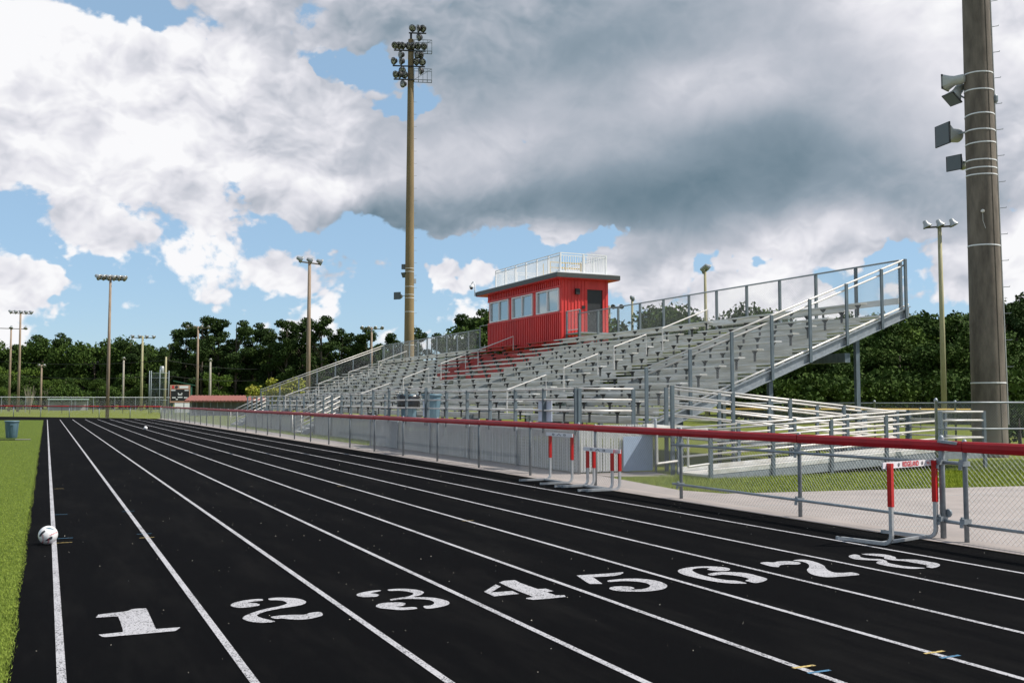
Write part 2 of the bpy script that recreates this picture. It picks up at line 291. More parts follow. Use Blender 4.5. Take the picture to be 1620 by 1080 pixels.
# lane numerals: stencil outlines read off the ground plane; (origin x, origin y, zoom, smooth?, outlines)
NUM = [
 (140,950,10.125,0,[[(115,302),(160,250),(500,212),(620,195),(690,165),(780,155),(920,150),(940,175),(1080,485),(1460,457),(1470,462),(1395,515),(900,560),(270,615),(215,608),(162,575),(545,535),(550,500),(510,370),(475,285),(400,282)]]),
 (350,935,9,1,[[(132,225),(180,190),(300,160),(450,140),(575,135),(588,157),(480,168),(365,190),(470,192),(548,212),(500,238),(300,260),(190,252)],
               [(675,128),(780,116),(930,116),(1080,128),(1180,155),(1208,182),(1160,215),(1040,240),(840,272),(640,312),(520,358),(520,385),(600,415),(765,455),(700,470),(560,476),(420,460),(320,428),(305,405),(350,370),(480,320),(640,275),(820,240),(915,210),(935,190),(890,165),(800,152),(690,150)],
               [(705,392),(860,370),(1020,362),(1180,360),(1260,335),(1400,320),(1445,350),(1420,380),(1280,415),(1130,432),(980,426),(880,415),(770,418)]]),
 (550,920,9,1,[[(125,210),(180,182),(320,155),(450,143),(465,155),(330,184),(400,195),(448,215),(400,236),(280,243),(170,235)],
               [(575,135),(700,124),(850,124),(1000,140),(1075,165),(1080,185),(1030,215),(930,240),(1080,243),(1250,255),(1400,290),(1450,325),(1410,360),(1280,392),(1125,408),(1080,372),(1180,362),(1230,335),(1225,310),(1170,285),(1060,272),(900,268),(780,270),(625,290),(610,272),(720,255),(850,235),(920,210),(935,190),(900,175),(820,158),(720,150),(600,153)],
               [(403,370),(430,345),(520,325),(680,318),(800,325),(822,345),(780,368),(705,382),(800,392),(950,385),(990,408),(900,420),(750,428),(600,415),(470,402),(415,385)]]),
 (750,905,10.125,0,[[(160,338),(345,222),(428,252),(270,350),(610,325),(718,372),(320,412)],
                    [(402,188),(480,162),(640,150),(670,158),(740,195),(1020,295),(1150,288),(1270,328),(1165,345),(1310,395),(1450,393),(1468,420),(1180,450),(950,468),(838,452),(835,438),(950,425),(880,392),(730,335),(560,265)]]),
 (900,895,9.53,0,[[(115,165),(330,152),(600,135),(815,115),(825,128),(770,155),(680,172),(540,183),(360,190),(505,293),(320,295),(270,270)]]),
 (900,895,9.53,1,[[(585,243),(700,228),(850,216),(1050,215),(1230,230),(1380,262),(1470,305),(1480,335),(1430,370),(1300,395),(1120,410),(920,410),(750,402),(650,385),(608,362),(660,338),(780,330),(920,335),(990,360),(945,380),(1040,378),(1150,365),(1220,335),(1215,305),(1150,278),(1020,258),(850,250),(720,256),(610,264)]]),
 (1060,885,9.53,1,[[(118,192),(160,165),(280,140),(450,125),(620,123),(780,133),(880,150),(905,168),(870,188),(760,194),(640,185),(560,170),(600,150),(480,145),(370,158),(335,178),(370,210),(450,245),(600,285),(800,325),(1000,342),(1155,378),(1080,385),(900,380),(680,355),(450,310),(250,262),(150,225)],
                   [(570,240),(680,218),(850,207),(1050,215),(1200,235),(1350,275),(1450,305),(1462,325),(1400,355),(1290,375),(1200,358),(1135,340),(1190,318),(1150,295),(1060,275),(920,255),(780,248),(640,262)]]),
 (1190,875,9,1,[[(115,158),(200,143),(300,150),(370,135),(500,130),(640,142),(692,162),(640,180),(500,178),(400,190),(375,215),(280,208),(190,185)],
                [(580,122),(680,108),(800,118),(920,150),(1020,195),(1060,245),(1110,275),(1180,295),(1300,298),(1430,293),(1532,325),(1400,340),(1250,352),(1080,362),(920,340),(820,305),(782,265),(790,240),(812,215),(805,180),(760,152),(680,132)]]),
 (1330,865,9.53,1,[[(122,160),(150,142),(220,132),(290,150),(300,172),(380,190),(500,200),(600,203),(690,228),(710,255),(800,280),(950,308),(1120,325),(1280,340),(1200,346),(1080,350),(900,335),(720,310),(590,282),(538,260),(560,238),(600,228),(500,222),(350,215),(220,205),(140,180)],
                   [(315,127),(420,120),(580,124),(700,138),(820,170),(832,190),(860,205),(980,206),(1150,213),(1320,240),(1450,265),(1498,290),(1470,318),(1380,338),(1290,320),(1320,305),(1250,285),(1100,258),(950,232),(800,222),(700,205),(655,190),(660,175),(600,162),(460,148)]]),
]
def cr_smooth(p, k=3):
    o = []; n = len(p)
    for i in range(n):
        p0, p1, p2, p3 = (np.array(p[(i+j-1) % n], float) for j in range(4))
        a = np.linalg.norm(p2-p1)
        for t in np.arange(k)/k:
            c = .5*((2*p1)+(p2-p0)*t+(2*p0-5*p1+4*p2-p3)*t*t+(3*p1-p0-3*p2+p3)*t**3); o.append(c)
    return o
digits = {}
for i, (ox, oy, z, sm, outs) in enumerate(NUM):
    key = i if i < 5 else i-1                     # the 5 is drawn in two entries
    for pl in outs: digits.setdefault(key, []).append([ground(ox+x/z, oy+y/z) for x, y in (cr_smooth(pl) if sm else pl)])
for key, pls in digits.items():
    bm = bmesh.new()
    for pl in pls:
        f = bm.faces.new([bm.verts.new((x, y, .0175)) for x, y in pl])
        f.normal_update()
        if f.normal.z < 0: f.normal_flip()
    bmesh.ops.triangulate(bm, faces=bm.faces[:], ngon_method='EAR_CLIP')
    me = bpy.data.meshes.new('lane_number'); bm.to_mesh(me); bm.free(); me.materials.append(M['paint']); ob('lane_number', me, track)
for px_, py_, m in ((1272,1058,'paint_y'),(1296,1066,'paint_b'),(1478,1035,'paint_y'),(1503,1042,'paint_b'),(102,860,'paint_y'),(103,853,'paint_b'),(97,815,'paint_b'),(232,852,'paint_y'),(228,846,'paint_b'),(203,810,'paint_b'),(93,774,'paint_y'),(740,825,'paint_y'),(540,770,'paint_y')):
    x, y = ground(px_, py_); t_ = .015 if y < 7 else .010; MB().add([(x-.09,y-t_,.0178),(x+.09,y-t_,.0178),(x+.09,y+t_,.0178),(x-.09,y+t_,.0178)], [(0,1,2,3)]).build('relay_mark', m, track)
mb = MB()                                         # pale crumbs and leaf bits scattered on the rubber
for i in range(420):
    x = random.uniform(-.15, 9.8); y = 3.5+abs(random.gauss(0, 14)); s = random.uniform(.002, .007)*(1.6 if random.random() < .06 else 1); a = random.random()*6
    mb.add([(x+s*math.cos(a), y+s*math.sin(a), .014), (x-s*math.sin(a), y+s*math.cos(a), .014), (x-s*math.cos(a), y-s*.6*math.sin(a), .014), (x, y, .014+s*.8)], [(0,1,3),(1,2,3),(2,0,3)])
o = mb.build('track_crumbs', 'debris'); o['kind'] = 'stuff'; tag(o, 'pale crumbs and leaf bits scattered over the black track', 'debris')
def blades(name, label, pts, hmin, hmax, wd, m, cat, z0=.0):
    n = len(pts); a = rng.uniform(0, 6.283, n); h = rng.uniform(hmin, hmax, n); ln = rng.uniform(.2, .9, n)*h; b = rng.uniform(0, 6.283, n)
    v = np.zeros((n, 3, 3)); v[:, 0, 0] = pts[:, 0]+np.cos(a)*wd; v[:, 0, 1] = pts[:, 1]+np.sin(a)*wd
    v[:, 1, 0] = pts[:, 0]-np.cos(a)*wd; v[:, 1, 1] = pts[:, 1]-np.sin(a)*wd; v[:, :2, 2] = z0
    v[:, 2, 0] = pts[:, 0]+np.cos(b)*ln; v[:, 2, 1] = pts[:, 1]+np.sin(b)*ln; v[:, 2, 2] = z0+h
    me = bpy.data.meshes.new(name); me.vertices.add(n*3); me.vertices.foreach_set('co', v.reshape(-1)); me.loops.add(n*3); me.loops.foreach_set('vertex_index', np.arange(n*3, dtype=np.int32))
    me.polygons.add(n); me.polygons.foreach_set('loop_start', np.arange(0, n*3, 3, dtype=np.int32)); me.update(); me.validate(); me.materials.append(M[m])
    o = ob(name, me); o['kind'] = 'stuff'; return tag(o, label, cat)
n = 420000; yy = 4.5+96*rng.random(n)**2.6; xx = -.17-rng.random(n)*(.35+yy*.085)
xx += .010*rng.standard_normal(n)+.008*np.sin(yy*1.7)
blades('turf_blades', 'short plastic green blades of the artificial turf beside the track', np.stack([xx, yy], 1), .010, .024, .0032, 'blade', 'turf', .014)
LE = np.array([ground(*p) for p in ((967,756.5),(1019,766),(1076,776.5),(1147,782),(1269,779),(1450,774),(1620,770))]); LO = LE[np.argsort(LE[:, 1])[::-1]]
n = 170000; xx = 10.9+rng.random(n)*15; yy = 13.8+rng.random(n)*9; near = LE[3:]; left = LE[:4]
lim_y = np.interp(xx, near[:, 0][np.argsort(near[:, 0])], near[:, 1][np.argsort(near[:, 0])]); lim_x = np.interp(yy, left[:, 1][::-1], left[:, 0][::-1])
k = (yy > lim_y+.02*rng.standard_normal(n)) & (xx > lim_x+.02*rng.standard_normal(n)) & ~((yy > ground(1019, 755)[1]) & (xx < 13.45)) & (yy < 20.4)
blades('lawn_grass', 'mown green lawn in front of the access ramp', np.stack([xx, yy], 1)[k], .03, .085, .006, 'gblade', 'grass')
n = 26000; xx = 11.4+rng.random(n)*1.3; yy = 37.4+rng.random(n)*34
blades('verge_grass', 'thin grass verge between the path and the bleacher skirt', np.stack([xx, yy], 1), .03, .10, .009, 'gblade', 'grass')
# ------------------------------------------------------------------ trackside fence
fence = thing('trackside_fence', 'long low chain-link fence with a red cap beside the track', 'fence', (FX, 0, 0))
FH = 1.2
bay = wire_mesh('chain_link', 3.05, FH-.07)
pm = MB().lathe([(.03,0),(.03,1.235),(.022,1.26),(.004,1.268)], n=10).mesh('post', 'galv', True)
capm = MB()
prof = [(-.045,-.075),(-.052,-.02),(-.045,.03),(-.02,.055),(.02,.055),(.045,.03),(.052,-.02),(.045,-.075)]
capm.add([(x, y, z) for y in (0.006, 3.044) for x, z in prof], [tuple((k, k+1, k+9, k+8)) for k in range(7)]+[tuple(range(8)), tuple(range(8, 16))[::-1]])
capm = capm.mesh('red_cap', 'red_cap')
railm = MB().tube([(0,0,0),(0,3.05,0)], .02, 8, False).mesh('top_rail', 'galv', True)
PY = [8.75-3.05*k for k in range(4, 0, -1)]+[8.75, 11.71]+[14.78+3.03*k for k in range(30)]
for i, y in enumerate(PY):
    ob('post', pm, fence, (0, y, 0))
    if i+1 < len(PY):
        ln = PY[i+1]-y; s = ln/3.05
        if not (8 < y < 14): 
            c = ob('chain_link', bay, fence, (0.034, y, .05), math.pi/2); c.scale = (s, 1, 1)
        c = ob('red_cap', capm, fence, (0, y, 1.19+random.uniform(-.008, .008))); c.scale = (1, s, 1); c.rotation_euler = (0, random.uniform(-.03, .03), random.uniform(-.002, .002))
        if not (8 < y < 14): c = ob('top_rail', railm, fence, (0, y, 1.16)); c.scale = (1, s, 1)
for a, b in ((-3.4, 8.75),): MB().tube([(0.0,a,.23),(0.0,b,.23)], .02, 8).build('bottom_rail', 'galv', fence, True)
gate = thing('fence_gate', 'chain-link double gate leaf in the red capped trackside fence', 'gate', (FX, 0, 0))
for y0, y1 in ((9.1, 11.71), (11.71, 14.78)):
    c = ob('chain_link', bay, gate, (0.03, y0, .05), math.pi/2); c.scale = ((y1-y0)/3.05, 1, 1)
MB().tube([(-.06,9.1,.97),(-.06,14.95,.96)], .022, 8).build('middle_rail', 'galv', gate, True)
MB().tube([(-.06,9.1,.27),(-.06,14.95,.27)], .022, 8).build('lower_rail', 'galv', gate, True)
MB().lathe([(.036,0.03),(.036,1.27),(.024,1.30),(.004,1.31)], (0,9.1,0), 12).build('latch_post', 'galv', gate, True)
for z in (.97, .24): MB().tube([(0,8.75,z),(0,9.1,z)], .024, 8).build('hinge_bar', 'galv', gate, True)
MB().bar((-.05,9.1,1.235),(-.05,8.82,1.215),.035).build('latch_bar', 'galv', gate)
for z in (.97, .27):
    for y in (14.78, 11.71, 9.1, 8.75):
        MB().box(-.075,.05,y-.035,y+.035,z-.03,z+.03).box(-.085,-.05,y-.012,y+.012,z+.03,z+.055).box(-.095,-.07,y-.02,y+.02,z-.075,z-.03).build('clamp', 'galv', gate)
MB().lathe([(.0,-.012),(.05,-.012),(.055,0),(.05,.012),(0,.012)], (.045,9.055,.34), 12, (1,0,0)).build('gate_wheel', 'galv', gate)
# fence with red cap round the far bend
far = thing('far_bend_fence', 'red capped chain-link fence across the far end of the track', 'fence')
fp = [(FX,103.2),(7.6,106.2),(4.9,109.6),(2.2,113.4),(-.5,117.4),(-3.2,121.6),(-6,126),(-9,130.5),(-12,135)]
for (x0, y0), (x1, y1) in zip(fp, fp[1:]):
    d = math.hypot(x1-x0, y1-y0); a = math.atan2(y1-y0, x1-x0)
    MB().lathe([(.035,0),(.035,1.2)], (x0,y0,0), 8).build('post', 'galv', far, True)
    c = ob('chain_link', bay, far, (x0, y0, .05), a); c.scale = (d/3.05, 1, 1)
    MB().tube([(x0,y0,1.2),(x1,y1,1.2)], .06, 8).build('red_cap', 'red_cap', far, True)
# ------------------------------------------------------------------ bleachers
BL = thing('bleachers', 'long aluminium grandstand of tiered bench rows behind the fence', 'bleachers')
R1X, R1Z, RUN, RISE, NR = 14.0, 1.50, .666, .249, 14
Y0, Y1, DZ = 21.9, 72.5, 1.08
AIS = [30.2, 47.17, 64.18]
SEC = [(23.0, 29.6), (30.8, 46.57), (47.77, 63.58), (64.78, 72.45)]
def rowx(i): return R1X+RUN*i
def rowz(i): return R1Z+RISE*i
def plank(name, x0, x1, y0, y1, z0, z1, m):
    g = .004; mb = MB(); t = (z1-z0)
    if x1-x0 > .1:                                # shallow grooves along the plank
        xs = [x0, x0+(x1-x0)*.33, x0+(x1-x0)*.67, x1]
        for a, b in zip(xs, xs[1:]): mb.box(a+g, b-g, y0, y1, z0, z1)
        mb.box(x0+.01, x1-.01, y0+.01, y1-.01, z0-.012, z0+t*.5)
    else: mb.box(x0, x1, y0, y1, z0, z1)
    return mb.build(name, m, BL)
for i in range(NR):
    x, z = rowx(i), rowz(i); fz = z-.43
    for j, (a, b) in enumerate(SEC):
        cuts = [(a, b, 0)]
        if i >= 8 and j == 1: cuts = [(a, 43.4, 0), (43.4, b, 1 if i > 9 else 2)]
        if i >= 8 and j == 2: cuts = [(a, 52.4 if i > 8 else 50.2, 1), (52.4 if i > 8 else 50.2, b, 0)]
        for a_, b_, red in cuts:
            plank('seat_plank', x-.13, x+.13, a_+.004, b_-.004, z-.035, z, 'redplank' if red == 1 else 'alu')
            if i: plank('riser_board', x-.305+.14, x-.305+.152, a_+.004, b_-.004, fz-RISE+.03, fz-.045, 'redplank' if red else 'riser')
    lo, hi = (Y0+.03, Y1-.03)
    cu = [lo, 29.6, 30.8, 43.4, 46.57, 47.77, 52.4, 63.58, 64.78, hi]
    for a_, b_ in zip(cu, cu[1:]):
        if i: plank('foot_plank', x-.305+.16, x+.36, a_+.003, b_-.003, fz-.04, fz, 'redplank' if (i >= 9 and 43 < a_ < 52) else 'alu')
    for a in AIS+[22.45]:                         # half steps in the aisles
        if i and i < NR: plank('aisle_step', x-.40, x-.12, a-.5, a+.5, fz-.145, fz-.115, 'alu')
brm = MB(); brm.box(-.022,.022,-.03,.03,-.37,-.05).add([(-.11,-.03,-.037),(.11,-.03,-.037),(.11,.03,-.037),(-.11,.03,-.037),(-.03,-.03,-.11),(.03,-.03,-.11),(.03,.03,-.11),(-.03,.03,-.11)],[(0,1,2,3),(7,6,5,4),(4,5,1,0),(5,6,2,1),(6,7,3,2),(7,4,0,3)])
brm.add([(-.02,-.13,-.038),(.02,-.13,-.038),(.02,.13,-.038),(-.02,.13,-.038),(-.02,-.04,-.13),(.02,-.04,-.13),(.02,.04,-.13),(-.02,.04,-.13)],[(0,1,2,3),(7,6,5,4),(4,5,1,0),(5,6,2,1),(6,7,3,2),(7,4,0,3)])
brm_me = brm.mesh('seat_bracket', 'bracket')
spots = []
for i in range(NR):
    for a, b in SEC:
        n = max(2, int(round((b-a)/1.83))); 
        for k in range(n+1): spots.append((rowx(i), a+.25+(b-a-.5)*k/n, rowz(i)))
spots.sort(key=lambda p: p[0]**2+p[1]**2)
for p in spots[:300]: ob('seat_bracket', brm_me, BL, p)
mb = MB()
for p in spots[300:]:
    q = Vector(p); mb.add([q+Vector(v) for v in brm.v], brm.f)
o = mb.build('far_seat_brackets', 'bracket', BL); o['kind'] = 'stuff'
# frame below: stringers and columns
def stringer(y, wd=.06):
    xa, xb = R1X-.55, rowx(NR-1)+.62; za = rowz(0)-.62; zb = za+(xb-xa)*RISE/RUN
    mb = MB(); t = .30
    mb.add([(xa,y-wd/2,za-t),(xb,y-wd/2,zb-t),(xb,y-wd/2,zb),(xa,y-wd/2,za),(xa,y+wd/2,za-t),(xb,y+wd/2,zb-t),(xb,y+wd/2,zb),(xa,y+wd/2,za)],[(0,1,2,3),(7,6,5,4),(4,5,1,0),(5,6,2,1),(6,7,3,2),(7,4,0,3)])
    return mb
for y in [Y0-.05]+[28.2+6.3*k for k in range(7)]+[Y1+.05]:
    mb = stringer(y); mb.build('stringer', 'galv', BL)
    for x in (15.2, 18.2, 21.4):
        zt = rowz(0)-.62-.3+(x-R1X+.55)*RISE/RUN
        MB().box(x-.07,x+.07,y-.05+.2,y+.05+.2,0,zt+.1).build('column', 'post_blue', BL)
MB().box(20.9,21.1,Y0+.1,Y1-.1,2.85,3.12).build('cross_beam', 'post_blue', BL)
xa = R1X-.55; xb = rowx(NR-1)+.62; za = rowz(0)-.62; zb = za+(xb-xa)*RISE/RUN
for yy_, sg in ((Y0-.05, -1), (Y1+.05, 1)):      # flange of the end stringer, sloping end rails and posts
    MB().tube([(xa,yy_,za+.06),(xb,yy_,zb+.06)], .03, 8).build('toe_pipe', 'pipe', BL, True)
    MB().bar((xa,yy_+sg*.05,za-.28),(xb,yy_+sg*.05,zb-.28),.10,.02).build('stringer_flange', 'galv', BL)
    MB().bar((xa,yy_+sg*.05,za-.01),(xb,yy_+sg*.05,zb-.01),.10,.02).build('stringer_flange', 'galv', BL)
    for dz in (0, -.16): MB().tube([(13.98,yy_+sg*.03,2.57+dz),(23.1,yy_+sg*.03,5.94+dz)], .026, 8).build('end_rail', 'pipe', BL, True)
    for k in range(8):
        x = 13.98+k*1.36 if k < 7 else 23.1; z = 2.57+(x-13.98)*.3695; b_ = za+(x-xa)*RISE/RUN
        MB().box(x-.045,x+.045,yy_-.025+sg*.09,yy_+.025+sg*.09,b_-.3,z+.02).build('end_rail_post', 'post_blue', BL)
    # chain-link infill under the sloping rail
    me = wire_mesh('chain_link', 9.1, 1.25); sh = me.copy()
    for v in sh.vertices: v.co.z += v.co.x*.3695
    ob('chain_link', sh, BL, (13.99, yy_+sg*.02, 2.4-1.25))
# back fence
XB = 23.15; bk = wire_mesh('chain_link', 1.81, 1.5, .095, .0027)
ys = [22.0+1.81*k for k in range(12)]+[41.9]; ys2 = [54.0+1.81*k for k in range(10)]+[Y1]
for grp in (ys, ys2):
    for a, b in zip(grp, grp[1:]+[None]):
        MB().box(XB-.05,XB+.03,a-.04,a+.04,4.2,5.95).build('back_post', 'post_blue', BL)
        if b is None: continue
        c = ob('chain_link', bk, BL, (XB-.06, a, 4.42), math.pi/2); c.scale = ((b-a)/1.81, 1, 1)
    MB().tube([(XB-.03,grp[0],5.95),(XB-.03,grp[-1],5.95)], .028, 8).build('back_top_rail', 'galv', BL, True)
MB().box(XB-.22,XB-.19,Y0,43.2,4.62,4.80).build('back_board', 'alu', BL); MB().box(XB-.22,XB-.19,52.7,Y1,4.62,4.80).build('back_board', 'alu', BL)
# aisle handrails
for y in AIS:
    for xl, zl, xh, zh in ((13.92,2.11,15.38,2.62),(16.06,2.87,17.4,3.38),(18.06,3.64,19.4,4.11),(20.1,4.36,22.1,5.12)):
        mb = MB(); mb.tube([(xl,y,zl-.80),(xl,y,zl),(xh,y,zh),(xh,y,zh-.72)], .026, 8); mb.build('aisle_rail', 'pipe', BL)
# front walkway deck, skirt, rails, stairs
for a, b, x0 in ((20.8, 28.9, 11.45), (28.91, 37.2, 11.45), (37.21, 50.7, 12.55), (53.0, 69.6, 12.55)):
    xs = np.linspace(x0, 13.86, max(3, int((13.86-x0)/.3)+1))
    for u, v_ in zip(xs, xs[1:]): MB().box(u+.004, v_-.004, a, b, DZ-.05, DZ).build('deck_plank', 'alu', BL)
    MB().box(x0-.03,x0-.003,a,b,DZ-.24,DZ-.02).build('deck_fascia', 'alu', BL)
for a, b in ((50.71,52.99),(69.61,72.45)): MB().box(13.55,13.86,a,b,DZ-.05,DZ).build('deck_plank', 'alu', BL)
MB().box(11.45,13.86,20.77,20.795,DZ-.24,DZ-.02).build('deck_fascia', 'alu', BL)
def skirt(p, q, h):                               # slatted chain-link skirt from p to q
    p, q = Vector((*p, 0)), Vector((*q, 0)); d = q-p; ln = d.length; a = math.atan2(d.y, d.x); n = max(1, round(ln/3.0))
    for k in range(n):
        s = p+d*k/n; lb = ln/n; mb = MB(); m = int(lb/.075)
        for i in range(m):
            u = (i+.5)*lb/m; off = .006*((i*7) % 3-1); wv = lb/m*(.36+.05*((i*5) % 4)/3)
            mb.box(u-wv, u+wv, off-.003, off+.003, .06, h)
        o = mb.build('slat_panel', 'slat', BL); o.location = s; o.rotation_euler = (0, 0, a); o['kind'] = 'stuff'
        c = ob('chain_link', wire_mesh('chain_link', lb, h-.03, .075, .003), BL, s+Vector((math.sin(a), -math.cos(a), 0))*.016+Vector((0,0,.04)), a)
        pst = MB().lathe([(.03,0),(.03,h+.04),(.01,h+.07)], n=8).build('skirt_post', 'galv', BL, True); pst.location = s+Vector((math.sin(a), -math.cos(a), 0))*.05
SK = DZ-.06
skirt((11.4,37.2),(11.4,20.74),SK); skirt((11.4,20.74),(13.5,20.74),1.17); skirt((12.5,50.6),(12.5,37.2),SK); skirt((12.5,69.6),(12.5,53.1),SK)
pst = MB().lathe([(.032,0),(.032,1.28),(.01,1.31)], n=8).build('skirt_post', 'galv', BL, True); pst.location = (13.55,20.7,0)
def railing(pts, tops, npost, zs, post='post_blue', pr=.045, down=.15, rr=.024, parent=BL, pb=None):
    a, b = Vector(pts[0]), Vector(pts[1])
    for k in range(npost+1):
        p = a.lerp(b, k/npost); MB().box(p.x-pr,p.x+pr,p.y-pr*.6,p.y+pr*.6,max(p.z-down, 0),p.z+tops).build('rail_post', post, parent)
    for z in zs: MB().tube([a+Vector((0,0,z)), b+Vector((0,0,z))], rr, 8).build('guard_rail', 'pipe', parent, True)
ZS = (.95, .69, .42)
railing(((11.42,20.85,DZ),(11.42,31.0,DZ)), .97, 6, ZS); railing(((11.42,31.2,DZ),(11.42,37.1,DZ)), 1.1, 3, (1.06,.69,.42)); railing(((12.5,37.3,DZ),(12.5,50.6,DZ)), .95, 8, ZS); railing(((12.5,53.1,DZ),(12.5,69.6,DZ)), .95, 10, ZS)
railing(((11.5,20.83,DZ),(13.0,20.83,DZ)), .95, 1, ZS)
for a, b in ((50.8, 52.9), (69.75, 72.4)):        # front stairs
    for k in range(6):
        x = 11.95+k*.33; z = .17*(k+1); MB().box(x,x+.34,a+.06,b-.06,z-.04,z).build('stair_tread', 'alu', BL); MB().box(x+.30,x+.315,a+.06,b-.06,z,z+.13).build('stair_riser', 'galv', BL)
    for y in (a, b):
        MB().bar((11.9,y,.05),(13.9,y,1.03),.04,.22).build('stair_stringer', 'galv', BL)
        for dz in (.95, .70, .45, .22): MB().tube([(11.85,y,.08+dz),(14.0,y,1.10+dz)], .024, 8).build('stair_rail', 'pipe', BL, True)
        MB().tube([(11.85,y,0.0),(11.85,y,1.03)], .024, 8).build('stair_post', 'pipe', BL, True); MB().box(13.92,14.0,y-.03,y+.03,.3,2.08).build('stair_post', 'post_blue', BL)
# ------------------------------------------------------------------ access ramp
RP = thing('access_ramp', 'switchback aluminium wheelchair ramp with pipe rails at the grandstand end', 'ramp', (13.2, 19.5, 0)); RP.location = (0, 0, 0)
def rampdeck(x0, z0, x1, z1, ya, yb, t=.16):
    n = max(1, round((x1-x0)/1.6))
    for k in range(n):
        a, b = k/n, (k+1)/n; xa_, xb_ = x0+(x1-x0)*a+.004, x0+(x1-x0)*b-.004; za_, zb_ = z0+(z1-z0)*a, z0+(z1-z0)*b
        MB().add([(xa_,ya,za_-.05),(xb_,ya,zb_-.05),(xb_,yb,zb_-.05),(xa_,yb,za_-.05),(xa_,ya,za_),(xb_,ya,zb_),(xb_,yb,zb_),(xa_,yb,za_)],[(3,2,1,0),(4,5,6,7),(0,1,5,4),(1,2,6,5),(2,3,7,6),(3,0,4,7)]).build('ramp_deck', 'pipe', RP)
    for y in (ya-.02, yb+.02): MB().bar((x0,y,z0-.09),(x1,y,z1-.09),.035,t+.04).build('ramp_beam', 'galv', RP)
    for y in (ya-.03, yb+.03): MB().bar((x0,y,z0+.06),(x1,y,z1+.06),.03,.10).build('kerb_board', 'alu', RP)
rampdeck(13.3, .10, 20.3, .46, 18.25, 19.35); rampdeck(13.3, 1.08, 20.3, .46, 19.65, 20.68); rampdeck(20.31, .46, 21.95, .46, 18.25, 20.68)
def ramprail(p, q, npost, pm_='post_blue'):
    railing((p, q), 1.02, npost, (1.0,.78,.56,.34), pm_, .045, 1.2, .024, RP)
ramprail((13.35,18.2,.10),(20.3,18.2,.46),4); ramprail((13.35,19.42,.10),(20.2,19.42,.46),4); ramprail((13.3,19.6,1.08),(20.3,19.6,.46),4); ramprail((13.9,20.75,1.05),(20.3,20.75,.46),4)
ramprail((20.4,18.2,.46),(21.95,18.2,.46),1); ramprail((22.0,18.25,.46),(22.0,20.7,.46),2); ramprail((20.4,20.75,.46),(21.95,20.75,.46),1)
for y in (18.2, 19.42): MB().tube([(12.75,y,.30),(12.75,y,1.05),(13.4,y,1.08)], .026, 8).tube([(12.75,y,.30),(13.4,y,.36)], .026, 8).build('ramp_handrail_end', 'pipe', RP)
# ------------------------------------------------------------------ press box
PB = thing('press_box', 'red metal-clad press box with white roof railing atop the bleachers', 'press box', (23, 43.5, 4.6)); PB.location = (0, 0, 0)
bx0, bx1, by0, by1, bz0, bz1 = 23.0, 25.7, 43.5, 52.4, 4.62, 7.80
wins = [(43.68, 46.15), (46.62, 49.15), (49.6, 52.15)]; wz0, wz1 = 6.2, 7.36
wl = MB()                                         # walls with window openings on the front and a door opening at the end
t = .12
def frontbits(y0, y1, z0, z1): wl.box(bx0, bx0+t, y0, y1, z0, z1)
frontbits(by0, by1, bz0, wz0); frontbits(by0, by1, wz1, bz1)
e = [by0]+[v for a in wins for v in a]+[by1]
for k in range(0, len(e), 2): frontbits(e[k], e[k+1], wz0, wz1)
dx0, dx1, dz1 = 24.42, 25.42, 7.38
wl.box(bx0+t, dx0, by0, by0+t, bz0, bz1); wl.box(dx1, bx1, by0, by0+t, bz0, bz1); wl.box(dx0, dx1, by0, by0+t, dz1, bz1); wl.box(dx0, dx1, by0, by0+t, bz0, 5.15)
wl.box(bx0+t, bx1, by1-t, by1, bz0, bz1); wl.box(bx1-t, bx1, by0+t, by1-t, bz0, bz1)
wl.build('wall', 'red_wall', PB)
mb = MB(); n = 40
for k in range(n+1):
    y = by0+.05+(by1-by0-.1)*k/n; mb.box(bx0-.07, bx0+.001, y-.045, y+.045, bz0, wz0-.10); mb.box(bx0-.07, bx0+.001, y-.045, y+.045, wz1+.1, bz1)
o = mb.build('corrugation', 'red_wall', PB); o['kind'] = 'stuff'
for k in range(8):
    x = bx0+.02+k*.19
    if x < dx0-.05: MB().box(x-.016, x+.016, by0-.028, by0+.001, bz0, bz1).build('batten', 'red_wall', PB)
for x in (25.55,): MB().box(x-.016, x+.016, by0-.028, by0+.001, bz0, bz1).build('batten', 'red_wall', PB)
MB().box(bx0-.085,bx0-.002,by0-.03,by1,wz0-.099,wz0-.02).build('sill_trim', 'red_wall', PB); MB().box(bx0-.085,bx0-.002,by0-.03,by1,wz1+.02,wz1+.099).build('head_trim', 'red_wall', PB)
for a, b in wins:
    wf = MB()
    for y in (a, (a+b)/2-.03, b-.06): wf.box(bx0-.08, bx0+.05, y, y+.06, wz0, wz1)
    wf.box(bx0-.078, bx0+.048, a+.06, b-.06, wz0, wz0+.06).box(bx0-.078, bx0+.048, a+.06, b-.06, wz1-.06, wz1)
    wf = wf.build('window', 'white', PB)
    for y0_, y1_, ox in ((a+.05, (a+b)/2-.02, .0), ((a+b)/2+.02, b-.05, .02)):
        pn = MB().box(-.004, .004, (y0_-y1_)/2, (y1_-y0_)/2, (wz0-wz1)/2+.05, (wz1-wz0)/2-.05).build('pane', 'glass', wf); pn.location = (bx0+ox, (y0_+y1_)/2, (wz0+wz1)/2); pn.rotation_euler = (0, random.uniform(-.02,.02), random.uniform(-.004,.004))
dr = MB().box(dx0+.05, dx1-.05, by0+.04, by0+.09, 5.15, dz1-.05).build('door', 'door', PB)
MB().box(dx0, dx0+.05, by0-.02, by0+.10, 5.15, dz1).box(dx1-.05, dx1, by0-.02, by0+.10, 5.15, dz1).box(dx0+.05, dx1-.05, by0-.02, by0+.10, dz1-.05, dz1).build('door_frame', 'red_wall', dr)
